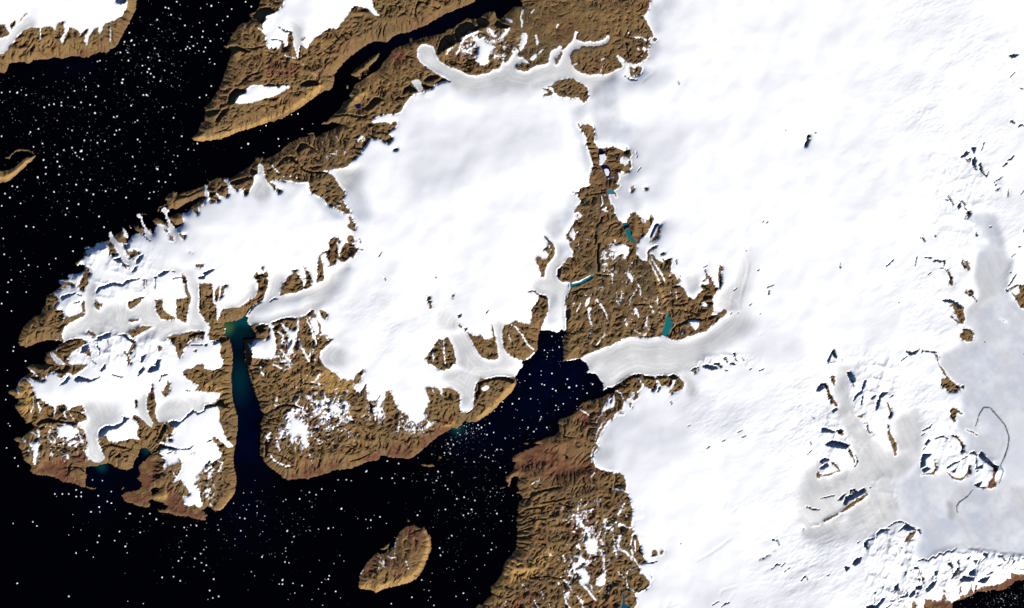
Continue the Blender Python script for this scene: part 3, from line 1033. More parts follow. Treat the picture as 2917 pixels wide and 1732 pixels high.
r 2.0 46,63 50,64 53,60
K 61.3,41.3 66.2,36.5 68.7,37.7 63.8,42.5
K 71.1,38.2 76,33.3 83.3,33.3 78.4,38.2 72.3,41.9
K 84.5,40.4 88.1,36.7 89.4,37.9
K 67.5,55.1 69.9,42.9 73.6,40.5 72.4,50.2 68.7,56.3
r 2.5 82,46 85,54 87,60 85,64
k .8 82,46 84,52
k .8 54,71 57,71 58,78
r 2.0 58,77 60,82 64,84
r 1.7 82,72 85,80
r 4.8 84,82 88,92 92,102 92,110
k .6 91,43 92,50
k .5 69,97 70,98
r 2.5 145,0 152,10 158,18
R 148,18 156,16 164,23 172,28 172,32 165,33 156,33 152,28 148,26
K 171.6,27 175.2,24.6 175.2,29.4
k .5 188,29 190,30
K 1.7,77.5 5.3,76.3 15.1,80 20,82.4 10.2,82.4 1.7,82.4
K 19,79.8 26.3,78.6 28.8,81 23.9,84.7
R 21,83 27,80 30,86 27,88
K 5.2,96.8 14.9,92 27.1,94.4 36.9,98.1 32,102.9 19.8,100.5 10.1,99.3
r 2.5 33,98 38,108 43,120
y 1 32,103 38,112
k .8 43,109 46,118 43,124
K -1.1,118.2 5,113.3 12.3,115.8 3.8,120.7
K -0.1,126.4 8.4,119.1 10.9,122.8 4.8,127.7
r 2.2 11,116 20,124 25,130
r 2.0 0,137 12,134 24,130
k 1 125,80 134,76 136,73
R 160,54 164,52 170,56 176,60 174,62 168,59 166,64 167,70 163,71 160,64 159,58
k .8 160,54 168,54
k .5 138,57 152,57
r 2.0 179,80 186,82 192,86
k 1 124,87 127,84
K 127.3,96.4 132.2,90.3 134.7,92.7 129.8,97.6
k 1 126,103 130,98
K 124.5,111.1 125.7,108.7 136.7,108.7 128.2,116 128.2,123.3 123.3,125.8 123.3,118.4
K 124.1,128.1 130.2,124.4 135,126.8 127.7,131.7
r 2.2 125,134 138,133 142,126 140,116
K 153.6,125.7 162.1,119.6 171.9,117.1 162.1,122 157.3,125.7
K 159.3,130.1 166.6,126.5 164.1,131.4
r 2.2 156,132 164,139 174,140 182,132 182,122
y .8 158,134 166,139 176,138
k .8 173,115 180,112
K 182.1,107.9 188.2,105.5 193,110.4 185.7,109.2
k .9 190,110 191,120 192,130
K 189,126.2 198.8,121.3 198.8,126.2 191.4,127.4
R 160,85 166,86 172,92 176,98 175,106 171,108 174,100 168,92
k .8 160,86 166,87 170,92
k .7 140,90 150,87 156,90
K 193.2,111.1 196.9,105 206.6,116 213.9,123.3 209.1,123.3 199.3,117.2
R 206,120 214,124 217,128 214,136 216,148 204,148 210,138 212,130
P 212,132 218,128 214,148 206,148
K 209.2,121.3 217.7,123.7 214.1,131
K 188,146.1 197.8,142.4 194.1,148.5
c .7 190,76 195,60 200,52 208,53 216,62 226,74 231,88 230,98 226,112 220,124
k .5 222,118 228,104 231,95
c .7 220,124 224,130 219,145
k .6 60,148 62,143
T 0 4 W
R 104,0 118,2 112,3 104,1
R 147,3 150,0 152,1 150,3
R 172,0 250,0 250,41 244,40 234,38 230,36 218,36 208,33 200,32 194,31 192,27 200,28 204,26 204,23 198,20 190,17 186,15 181,17 184,21 182,24 176,25 168,23 160,20 152,18 148,10 154,7 162,5 170,3
P 154,6 172,2 184,2 184,10 180,22 160,18 150,12
P 204,8 222,12 230,28 250,32 250,40 208,32 204,22
P 200,0 208,0 210,12 202,10
W 184,4 190,1 195,2 194,5 190,8 186,9
Y 188,11 200,8 206,2 204,14 200,17 190,15
S 228,0 240,0 244,8 245,14 247,22 244,25 240,24 237,21 232,24 226,22 224,16 223,13 228,11 233,10
k 1 231,25 235,23
k .7 246,18 245,8
W 247,29 250,27 250,32
k .8 211,30 215,30
k .5 233,32 233,34
k .5 176,5 180,7
T 1 4 W
R 0,0 36,0 37,5 34,12 28,20 22,27 17,30 12,29 7,26 3,24 0,26
R 0,32 4,35 1,37 2,41 0,42
s .8 12,8 8,14
s .7 4,2 2,10
s .6 6,20 9,24
s .6 0,4 6,8
y .7 34,8 27,20 21,27 15,30
r .8 62,18 70,17
R 246,39 248,42 250,44 250,41
R 250,47 244,50 238,55 234,62 232,66 232,72 226,76 222,78 226,68 222,72 214,77 218,77 222,76 222,81 214,82 211,80 204,87 198,92 194,99 190,105 189,115 188,120 189,124 194,126 202,126 206,128 209,130 216,126 230,122 250,117
Y 188,121 200,120 220,119 240,112 250,108 250,117 230,122 216,126 209,130 202,126 190,125
k 1 225,80 227,76 231,74
k .8 210,86 214,88
s .8 232,68 232,74 228,76
s .7 222,84 228,87 234,86
s .8 232,82 236,81
s .9 210,102 213,99
s .8 215,86 218,92 220,94
s .6 214,92 220,98
s .6 232,62 238,66
s .6 246,90 250,102
s .5 189,110 195,98
k .8 236,112 240,106
P 192,100 202,92 210,94 204,104 194,110
P 238,50 250,48 250,66 240,64
T 2 4 W
R 0,47 6,47 12,50 18,50 22,55 26,62 27,70 26,78 22,88 18,98 12,108 8,113 0,118
Y 18,52 24,60 26,72 22,86 14,102 6,114 0,118 0,112 10,100 18,84 22,68
k 1 0,58 8,54 16,52
k 1 6,108 10,109
y .7 0,60 8,55 17,51
P 0,48 10,50 6,58 0,62
R 113,3 120,0 114,0
R 132,0 250,0 250,148 78,148 82,145 90,143 96,136 102,132 100,128 99,122 106,116 112,108 114,100 117,92 122,86 128,80 131,72 132,62 132,56 131,48 131,40 133,34 132,28 134,18 138,15 136,9 130,7 134,5
k 2 142,20 150,10 158,6 176,2 184,1
k 1 160,20 170,18 180,17 188,14 192,15
k 1 184,20 192,23 198,24
k 1 134,34 144,27 160,25 170,22
k 1.2 136,38 146,32
k .9 137,42 144,36 154,32
k .9 134,47 146,42 160,39 168,39
k .8 134,52 150,45
k .8 133,55 146,50
k 1.2 134,62 146,60 158,56
k .7 160,32 176,28
k .7 166,40 178,34
k .8 150,90 156,80 164,74
k .8 152,94 166,84
k .6 126,108 130,102
k .6 162,64 172,58
k .6 156,72 170,66
k .6 172,76 180,70
y .7 148,3 154,0
y .8 148,90 147,112
y 1 106,121 114,117 126,117 140,114 150,111 158,105 166,98 178,88
Y 150,92 160,84 172,74 180,78 168,92 156,102 149,110
Y 115,105 124,90 134,90 146,100 146,112 120,116
k 1 105,123 114,120
k .8 148,112 158,110 170,109 184,112 190,110
k .8 112,108 114,102
P 122,140 140,128 156,132 160,148 124,148
P 190,38 205,36 212,55 200,60 190,50
P 200,34 230,36 236,50 222,58 210,46
P 220,146 240,134 250,130 250,136 236,148
k 1 232,146 244,134
k .8 100,130 110,134
S 216,70 220,65 226,65 230,70 230,76 226,82 221,82 216,76
s 1.8 222,65 219,58 214,50 208,44 205,38 206,28
s .6 216,54 222,48
y .9 211,26 222,33 236,39 250,42
s .9 238,41 240,49 246,52
s 1.2 230,76 236,79 238,92 237,100 240,104
s 1.5 204,72 208,76
s 1.5 204,86 208,84 212,88
s 1 188,84 190,92
S 200,92 208,92 206,98 200,100
S 204,102 214,98 218,108 212,112 206,106
s 1.5 202,100 203,110
s 1.5 194,108 200,94
S 206,116 216,108 221,110 218,118 210,120
s 1.6 210,118 216,124 224,134 228,138
S 228,114 234,108 239,104 239,118 234,122 228,120
s 1.5 222,120 224,128
s 1.5 214,98 219,94
s 1.2 185,110 192,116 198,126
S 190,130 196,128 194,138
s 1.2 188,126 192,142 196,148
s .8 182,116 184,124
s 1 162,128 163,136
s 1 153,138 154,144 158,148
s .8 170,142 172,148
s 1.2 118,140 117,148
s .8 139,120 144,126
s .7 205,134 211,140 212,148
s .7 244,116 243,130
s .7 236,62 234,70
s 1 249,52 250,80
s .6 226,84 228,92
s .6 220,82 218,90
s .6 222,90 226,96
k .7 190,84 196,88
k .7 232,106 236,98
k .6 224,98 226,104
K 186,116 194,118 190,122
k 1 240,104 246,108
T 3 4 S
G 251,-2 224,-2 218,12 226,24 216,38 232,46 226,58 251,70
R 0,0 14,0 15,6 18,12 20,20 22,30 22,40 21,48 23,54 21,60 25,57 28,60 31,70 33,80 37,88 39,92 32,94 27,96 31,100 31,106 36,107 40,112 44,116 42,122 32,128 25,130 26,138 28,142 25,146 18,148 0,148
R 44,82 48,76 52,78 53,84 46,86
R 55,80 57,77 61,77 60,80 56,84
k .8 38,93 48,92 52,90
k .6 46,88 50,90
R 43,106 46,110 47,114 44,110
s 1 0,3 8,4 15,7
s 1 0,42 8,46 16,49 22,50
s .9 12,20 8,28 5,34
s 1 22,58 20,70 22,84 28,94
s 1.8 8,58 4,70 6,76 14,80 22,88
s .8 0,70 2,80 4,88
s 1.2 25,66 25,78
s .5 14,32 16,38
s 1 14,106 20,102 24,98
k 1 16,105 22,99 26,97
k .8 4,91 14,90
k .8 10,104 20,96
k 1 20,108 24,106
s .7 14,110 16,122 24,128
k 1.2 10,126 14,124 18,126
k .8 28,128 36,124 42,120
L 10,130 12,132 12,142 18,146 18,148 8,148 11,140
y .8 15,124 24,130
k .6 62,148 66,142 68,139
k .6 66,146 79,141 84,148
s .5 4,104 12,112
k .4 27,18 30,18
k .4 21,24 32,21
k .4 34,26 38,36
k .4 24,41 35,39
k .4 27,52 32,59 36,60
k .6 60,100 66,94
k 1 80,69 81,69
F 100,90 108,80 120,70 140,58 152,54 140,62 124,76
k .4 100,90 115,82 130,72 142,62
F 70,120 110,115 140,120 200,118 250,110 250,148 90,148 85,130
A 179,70 182,66 192,64 194,66 186,71 180,72
k 1 192,64 198,65 201,71
r .8 190,79 195,76
r .5 177,88 190,82
r 1.2 238,48 250,46
r .7 228,52 232,51
k .9 228,114 232,108 236,113
k .6 239,119 244,118 246,112
k .5 155,77 166,73
k .5 172,77 181,79
k .8 192,100 198,94 202,95
k .8 203,97 208,92
k .7 207,103 214,98
k .6 182,104 190,98
k .7 119,144 127,139
k .8 130,146 135,142 140,141
k .6 139,139 146,130
k .6 128,130 132,126 150,121
k .5 128,134 130,130
k .4 160,120 190,117
k .5 200,82 220,76
k .5 212,94 230,84
k .5 234,100 246,94
k .5 216,108 228,102
k .5 198,10 198,14
k .5 202,14 209,20
k .5 201,25 206,21
k .5 222,13 230,13
k 1 234,24 242,27 250,28
k .6 224,30 234,24
k .4 130,30 136,18
k .4 158,50 170,42
k .4 140,34 150,24
k .5 244,78 250,76
k .5 168,144 175,136
k .4 210,146 220,140
T 4 4 S
G 0,0 62,0 60,12 50,25 25,38 10,46 40,48 55,60 25,68 0,60
A 64,0 250,0 250,80 235,82 215,78 200,76 185,73 160,76 140,82 128,90 122,90 116,78 118,66 122,58 122,50 116,48 106,42 100,41 90,44 76,52 68,60 40,68 26,60 0,50 5,44 30,42 40,25 55,15
G 62,0 90,0 100,30 90,43 70,56 40,66 0,72 0,50 10,45 30,42 40,25 55,15
G 165,0 190,0 172,20 168,30 180,50 190,66 205,74 250,80 250,60 240,40 230,0 250,0 250,82 185,74 175,50 155,30
D 156,17 161,17 164,20 164,28 166,33 165,38 162,42 158,41 156,36 157,28 154,23
c .8 187,4 180,12 170,19 167,24 168,32
K 36.2,3.7 42.3,2.5 45.9,5 42.3,6.2 37.4,8.6
K 31.1,12.2 39.6,8.5 49.4,3.6 54.2,1.2 56.7,4.8 49.4,9.7 42,13.4 34.7,17 32.3,21.9 28.6,20.7
K 20.9,16.8 28.2,9.4 31.9,8.2 27,15.6
r 3.7 26,30 36,24 48,15 59,9
r 2.0 5,43 14,38 22,33
k 1 52,3 58,8
k .7 1,14 18,10
k 1 60,0 62,1
k .6 40,26 43,22
R 189,0 215,0 210,2 196,2
K 67.9,63.4 69.1,56 74,51.2 86.2,51.2 76.4,54.8 70.3,58.5
k .7 84,48 92,43 100,42 108,46 112,50
K 94.1,54.8 101.4,47.5 106.3,45 116.1,49.9 108.7,53.6 101.4,51.1
k 1 112,51 121,52 123,57
r 3.1 115,56 110,61 104,66
r 1.4 103,70 95,77
k 1.2 55,66 60,64 66,63
K 53.6,67.6 58.5,65.1 57.3,74.9 53.6,72.4
r 1.2 58,70 57,76
k .8 46,68 49,66
k .6 28,76 32,74
k .6 48,80 49,74
K 38.9,93.5 43.7,87.4 51.1,84.9 48.6,92.3 43.7,95.9
K 30.5,96.5 37.8,97.7 31.7,103.8
k .8 9,108 12,106
k .6 16,104 24,112
k .5 20,112 14,118
k .5 5,130 12,128
k .8 120,90 126,88 132,90 137,85 141,86 146,81 151,82 156,78 161,79 166,75
k .5 165,77 172,74 178,78 184,74 190,76 196,73 205,77 212,75 222,80 234,78 250,82
K 114.5,97.8 119.3,96.6 120.5,100.3 115.7,100.3
r 1.4 120,99 125,111 128,122
K 128.8,125.9 133.7,119.8 137.3,116.1 143.4,113.7 138.6,122.2 131.2,128.3
K 116.2,121.8 124.7,119.4 124.7,124.3 117.4,125.5
k .6 110,114 116,122
K 119.6,111.9 123.3,109.4 122.1,116.7
k 1 110,102 112,101
K 139.7,103.7 143.3,101.3 143.3,107.4 139.7,108.6
k 1 141,108 142,114
k .6 144,111 152,108
K 155.3,92.6 160.2,91.4 162.7,98.7 157.8,96.3
k .9 160,98 163,107
K 164.8,102.7 168.5,97.9 170.9,99.1 166,107.6 158.7,113.7
K 166.6,92.1 169.1,87.3 170.3,94.6
r 1.4 170,95 170,104 165,112 168,115
K 178.3,88.5 185.7,81.2 182,87.3
K 187.5,89.9 193.6,88.6 189.9,93.5
k 1 193,93 195,90
K 199.6,79.4 204.5,81.8 203.3,86.7 199.6,83.1
k .8 196,92 202,86
K 170.5,113.1 175.3,108.3 188.8,110.7 187.5,114.4 172.9,115.6
K 182.3,103.8 189.7,99 189.7,107.5 182.3,108.7
r 1.0 189,108 189,115
K 191.7,115.3 197.8,111.6 207.5,109.2 202.7,116.5 195.3,116.5
K 203.2,107.4 208.1,103.7 212.9,103.7 206.8,106.2
k 1.2 217,84 222,84 226,90
k .8 229,93 232,84
k .8 234,86 237,90 234,94
k 1 217,96 222,94
k 1 246,86 250,88
k .8 244,101 250,100
K 90.6,121.8 95.4,117 95.4,126.7 90.6,125.5
r 1.4 95,120 97,126 94,132
K 97.1,134.2 105.6,130.5 106.8,132.9 99.5,135.4
k .8 105,125 107,132
K 108.2,133.6 115.5,123.8 116.7,129.9 110.6,134.8
k .6 85,127 88,128
k .9 90,130 92,128
K 65.6,129.1 69.3,126.6 68.1,130.3
K 56.8,145.9 64.1,143.5 71.4,145.9 69,148.4 56.8,148.4
K 67.9,144.7 76.4,135 80.1,135 75.2,142.3 71.5,146
k .8 66,134 66,142
k .8 86,139 92,138
k 1 81,147 87,143
k .8 96,140 100,138
r 1.2 119,128 115,140
R 112,138 118,140 120,148 112,148
r 1.0 103,144 104,148
R 128,136 138,138 146,138 146,130 143,130 150,136 150,124 154,126 156,138 164,140 172,136 170,126 172,120 176,130 180,132 186,116 187,126 188,130 190,120 193,119 192,126 200,121 206,120 214,120 222,118 228,114 226,112 234,112 232,105 242,107 250,104 250,114 242,118 236,122 220,128 200,132 186,134 178,138 166,142 156,148 124,148
r 1.4 161,117 163,129
P 128,148 130,137 150,132 172,126 186,128 200,122 222,118 232,112 250,104 250,116 236,124 220,132 190,140 166,147 150,148
W 152,148 164,141 176,137 184,134 192,128 200,128 212,126 220,127 228,125 234,120 240,115 250,112 250,148
k .8 170,132 172,121
k .8 189,130 192,120
F 0,60 25,65 40,90 30,110 0,125
R 104,63 110,57 116,53 118,55 113,62 106,68
r 1.6 100,70 96,74
r 2.6 26,31 36,25 48,16 58,10
r 2.2 5,42 10,40 14,37 22,33
'''
BERGS = '''
0 0 150,97,3 149,101,4 116,138,4 196,99,3 180,88,3 182,84,3.6 174,80,3 181,70,3 195,74,3 193,66,2.5 212,41,2.5 220,23,2.5 244,28,2.5 248,38,3 226,31,2 184,30,2.5 158,40,2 147,64,3 164,55,2 189,59,2 241,53,2.5 229,57,2 227,60,2 232,59,2 243,62,2.5 249,63,2 168,106,2.3 175,116,2 179,116,3 128,123,2.5 117,118,3 105,110,2.3 105,106,2 91,111,2 103,95,2.3 91,131,2 3,125,2.3 26,110,2.5 21,113,3 44,147,2.3 70,147,2.3 83,119,2.5 75,125,2 216,2,2 245,10,2.5 202,9,2 206,10,2 209,18,2 201,86,2.5 173,89,2.3 184,90,2 188,94,2 210,78,2.3 199,131,2 160,129,2 32,116,2 12,112,1.8 2,113,1.8 110,89,2.4 119,75,1.8 122,74,1.8 160,50,2 152,51,2 161,49,2 179,49,2 234,45,2 247,45,2 236,56,2 192,24,2 156,64,2 157,74,2 120,105,1.8 99,125,2 110,128,2 66,127,2 60,128,2 54,131,2 75,129,2 139,143,2 143,142,2 168,147,2 212,144,2 244,119,1.8
1 0 8,7,4 17,3,2.3 33,11,2 28,20,2 20,47,2.5 7,50,3.6 22,38,2.2 57,8,2 50,2,2 7,76,2.2 12,78,2 8,105,2 1,58,2 3,5,2.2 2,116,1.8 114,139,2 106,140,1.5 6,72,1.8 15,30,1.8 22,25,1.6
0 1 37,13,3 83,9,2.6 88,11,2.6 128,24,3 78,35,3 99,36,4.2 72,65,3 46,68,3.8 110,71,3 84,97,2.3 80,114,2.8 121,116,2.2 96,101,2.2 56,93,2.5 66,86,2.8 40,91,2.3 53,75,2.3 171,25,2.6 202,25,2.5 168,22,2.2 140,16,2.2 192,58,3.4 208,65,3.2 194,73,3.2 172,76,2.4 183,87,2.6 217,42,2.5 211,49,2.4 215,57,2.2 230,34,2.6 237,35,2.6 94,42,2.6 97,44,2.4 101,46,2 92,38,3 70,40,2.2 88,32,2.2 119,26,2.2 111,23,2.4 103,23,2.2 125,57,2.6 99,62,2.3 82,76,2.5 129,85,3 158,73,2.4 154,93,2.2 188,86,2 162,43,2 165,55,2 41,129,2.2 32,128,2.2 2,130,2.5 4,143,2 86,141,2 100,143,2.2 127,129,2 82,106,2 52,27,2 41,31,2 47,9,2 15,79,2 21,80,2 6,88,2 2,103,2 12,93,2.2 25,100,2 146,10,1.8 182,94,2 164,70,2 141,84,1.8 142,11,2 199,9,2.2 241,27,2 245,5,1.8 165,1,2.4 222,18,2 202,74,2 53,47,2.2 70,49,2.2 73,55,2.2 56,56,2.2 56,64,2.2 93,77,2.2 106,84,2.2 114,89,2.2 2,18,2.2
1 1 53,27,4 45,32,2.5 68,11,2.3 102,21,2.4 90,21,2 72,38,2.3 75,5,2 132,3,2.2 119,9,1.8 91,30,1.8
0 2 9,60,3 14,45,3 25,35,2.6 30,19,2.5 26,10,2.3 46,29,2.3 68,19,2 14,83,1.8 2,74,2 16,132,2 17,127,1.8 35,27,1.8 5,14,2 10,48,1.8 60,26,1.5 89,10,2 32,60,1.6 31,144,2
0 3 8,102,2.5 10,72,2.5 12,75,1.8 18,114,2 9,7,2.5 9,26,2 22,124,1.8 7,43,1.8 125,142,1.6 113,141,1.4
0 4 153,73,3.6 93,81,3.2 114,86,2.6 171,56,3 171,43,2.6 154,39,2.4 199,45,2.4 122,31,2.6 111,31,2.2 121,25,2.2 40,43,3 16,45,2.6 45,48,2 69,12,2.3 84,9,2 89,34,2.3 99,53,2.4 84,59,2.4 121,60,2.2 140,66,2 119,68,2 228,60,2.6 222,87,2.6 246,93,2.8 245,82,2.6 249,77,2.6 249,103,2.8 220,115,3 219,74,2.4 84,134,2.2 156,140,2.4 175,143,2.6 21,118,2.2 106,78,2.4 211,99,2.2 237,98,2.2 198,111,2.2 212,110,2 233,47,2.6 225,50,2 228,53,2.2 76,9,2 67,9,2 93,4,2 99,7,2 99,12,2 93,12,2 136,6,1.8 131,18,2 136,20,2 120,11,2 159,33,2 183,33,2 191,40,2.2 240,48,2 238,88,2 218,91,2 146,55,2 158,33,2
1 4 101,54,3 109,61,2.8 151,51,3.4 157,50,2.6 139,52,2.6 129,54,2.4 167,27,3 131,25,2.6 116,15,3 99,16,2.6 96,18,2.2 64,24,2.6 51,28,2.5 49,39,3 43,38,2.8 64,32,2.6 20,40,2.4 17,53,2.8 16,47,2.4 71,55,2.2 68,58,2.2 98,92,3 103,93,2.8 99,75,2.5 99,79,2.5 95,82,2.2 100,86,2.2 95,114,3.2 91,119,2.8 95,119,3 108,118,2.8 119,121,3 110,130,2.6 139,125,2.4 143,117,2.6 158,94,2.3 165,84,2.3 140,90,2.2 197,40,2.4 187,39,2.4 203,41,2 207,35,2.2 199,51,2.4 203,50,2.2 159,5,2.4 57,104,2.6 71,84,2.2 70,86,2 2,96,3 2,74,2.4 0,66,2.2 147,113,2.2 152,109,2 131,138,2.4 144,145,2.4 166,136,2.2 102,138,2.2 160,128,2 4,138,2.4 17,134,2 10,136,1.8 11,113,2 118,5,2.2 57,7,2.2 143,3,2 136,10,2 121,40,2.4 37,72,2.2 27,66,2.2 37,64,2.2 50,61,2.2 44,54,2 129,104,2.2 151,113,2 147,131,2.2 170,91,2.2 61,109,1.2 222,45,2.2 214,37,2 6,127,2 47,23,2.2 54,22,2.2 128,7,1.8 167,59,2.2 228,143,1.8
2 4 47,3,2.6 76,28,3.2 79,52,2.6 91,60,2.4 100,77,3 99,6,2.4 102,2,2.4 82,85,2.2 92,96,2.4 83,101,2.3 73,112,2.4 57,134,2.6 30,145,2.8 26,116,2.2 24,127,2.4 26,135,2.4 23,139,2.2 38,84,2.8 41,80,2.6 37,75,2 52,60,2 36,29,2.4 13,30,2.2 10,35,2 44,28,2 81,33,2.2 72,33,2 66,35,2 107,7,2.4 101,69,2.4 106,74,2.4 96,81,2.4 66,130,2 57,91,2.2 113,17,2.2 67,13,2 80,17,2 28,106,2.2 15,114,2 3,135,2 112,42,2 107,33,2 58,15,2 18,126,2.2
0 5 0,0,0
2 3 175,30,3.2 195,28,4 148,29,2.8 148,42,2.8 179,50,2.8 182,55,2.8 182,52,2.2 188,48,2.8 205,42,2.8 224,24,2.8 98,72,3 103,83,2.8 84,74,2 76,78,2.4 82,78,2.6 85,79,2.6 88,77,2.8 92,74,2.2 107,104,3 112,104,2.6 105,106,2.2 117,90,2.6 152,82,3 155,79,2.6 160,67,2.8 161,64,2.8 159,69,2.2 54,98,3 50,103,2.6 47,97,3 52,132,3 35,139,2.2 22,134,2.6 20,141,2.6 111,126,2.8 97,114,2.6 102,118,2.6 79,119,2.8 69,119,2.2 68,115,2.2 88,111,2.4 93,113,2.4 44,148,2.8 60,146,2.2 118,132,2.4 34,142,2.2 35,131,2 81,138,2.2 161,8,2.4 161,13,2.4 141,20,2.2 132,19,2.2 135,22,2.2 114,46,2.6 113,52,2.6 104,57,2.4 128,65,2.2 138,68,2.4 132,56,2.2 178,56,2.2 158,57,2.2 135,78,2.2 127,90,2.4 95,86,2 88,85,2.2 92,105,2.4 50,109,2 43,108,2 62,86,2.6 59,84,2.2 67,75,2.4 70,76,2.4 33,142,1.8 212,26,2.2 212,30,2.2 191,24,2.2 165,25,2 179,32,2 222,23,2.2 193,18,2 204,26,2 217,35,2 145,77,2 168,77,2 126,48,2 134,42,2 162,24,1.8 147,12,1.8 174,11,2
2 2 169,134,2.2 174,114,1.6 183,127,2 165,131,1.6 175,131,1.5
1 3 223,118,2 237,121,2 197,131,1.8 179,142,2.3 173,141,1.8 198,130,2 216,139,1.8 243,139,2 229,139,1.8 232,145,2.4 163,141,1.6
'''
# ---------------------------------------------------------------- survey data -> rasters
US = 2500.0 / 583.0 / 10.0            # survey units per source pixel
UW, UH = 1250.9, 742.7                # frame in survey units
PAD = 40
SSF = 2                               # raster cells per unit
RW, RH = int((UW + 2 * PAD) * SSF), int((UH + 2 * PAD) * SSF)
CODE = {'W': 0, 'R': 1, 'S': 2, 'G': 3, 'A': 4, 'F': 5, 'D': 6}

def fill(mask_rows, poly, x0, y0, x1, y1, fn):
    """even-odd scan fill of poly (units) clipped to the box, calling fn(row, a, b)"""
    P = np.asarray(poly, float)
    Q = np.roll(P, -1, 0)
    r0 = max(int((max(P[:, 1].min(), y0) + PAD) * SSF), 0)
    r1 = min(int((min(P[:, 1].max(), y1) + PAD) * SSF) + 1, RH)
    for r in range(r0, r1):
        y = (r + .5) / SSF - PAD
        if y < y0 or y > y1: continue
        m = (P[:, 1] <= y) != (Q[:, 1] <= y)
        if not m.any(): continue
        a, b = P[m], Q[m]
        xs = np.sort(a[:, 0] + (y - a[:, 1]) / (b[:, 1] - a[:, 1]) * (b[:, 0] - a[:, 0]))
        for k in range(0, len(xs) - 1, 2):
            c0 = int(np.ceil((max(xs[k], x0) + PAD) * SSF - .5)); c1 = int(np.floor((min(xs[k + 1], x1) + PAD) * SSF - .5))
            if c1 >= c0: fn(r, max(c0, 0), min(c1 + 1, RW))

def stroke_poly(pts, w):
    """list of quads/tapered pieces covering a polyline of width w"""
    out = []
    n = len(pts)
    for i in range(n - 1):
        (ax, ay), (bx, by) = pts[i], pts[i + 1]
        dx, dy = bx - ax, by - ay
        L = math.hypot(dx, dy) or 1e-6
        nx, ny = -dy / L * w / 2, dx / L * w / 2
        ta = .45 if i == 0 else 1.0
        tb = .45 if i == n - 2 else 1.0
        e = .25 * w / L
        out.append([(ax - dx * e + nx * ta, ay - dy * e + ny * ta), (bx + dx * e + nx * tb, by + dy * e + ny * tb),
                    (bx + dx * e - nx * tb, by + dy * e - ny * tb), (ax - dx * e - nx * ta, ay - dy * e - ny * ta)])
    return out

def rasterise(text):
    cls = np.zeros((RH, RW), np.uint8)
    ext = {c: np.zeros((RH, RW), bool) for c in 'KYPLkqC'}
    ox = oy = 0; box = None
    for line in text.splitlines():
        t = line.split()
        if not t: continue
        c = t[0]
        if c == 'T':
            i, j = int(t[1]), int(t[2])
            ox = (0, 583, 1166, 1750, 2334)[i] * US; oy = (0, 346, 692, 1038, 1386)[j] * US
            bx0 = ox if i else -PAD; by0 = oy if j else -PAD
            bx1 = (583, 1166, 1750, 2334, 2917)[i] * US + (PAD if i == 4 else .5)
            by1 = (346, 692, 1038, 1386, 1732)[j] * US + (PAD if j == 4 else .5)
            box = (bx0, by0, bx1, by1)
            c = t[3]
            cls[max(math.ceil((by0 + PAD) * SSF - .5), 0):int((by1 + PAD) * SSF) + 1, max(math.ceil((bx0 + PAD) * SSF - .5), 0):int((bx1 + PAD) * SSF) + 1] = CODE[c]
            continue
        w = 0
        if c.islower(): w = float(t[1]); t = t[1:]
        pts = [tuple(map(float, q.split(','))) for q in t[1:]]
        # push points on the frame edge out over the margin
        if not w:
            pts = [(x - PAD if (x <= 0 and i == 0) else (x + PAD if x >= 250 and i == 4 else x + (1.2 if x >= 250 else (-.8 if x <= 0 else 0))),
                    y - PAD if (y <= 0 and j == 0) else (y + PAD if y >= 148 and j == 4 else (y + 1.6 if y >= 148 else (y - .8 if y <= 0 else y)))) for x, y in pts]
        pts = [(x + ox, y + oy) for x, y in pts]
        polys = stroke_poly(pts, max(w, .8) * 1.25 + .35) if w else [pts]
        U = c.upper()
        for pl in polys:
            if U in CODE:
                v = CODE[U]
                def fn(r, a, b, v=v): cls[r, a:b] = v
                fill(None, pl, *box, fn)
            else:
                A = ext[('k' if w >= .7 else 'q') if c == 'k' else U]
                def fn(r, a, b, A=A): A[r, a:b] = True
                fill(None, pl, *box, fn)
    return cls, ext
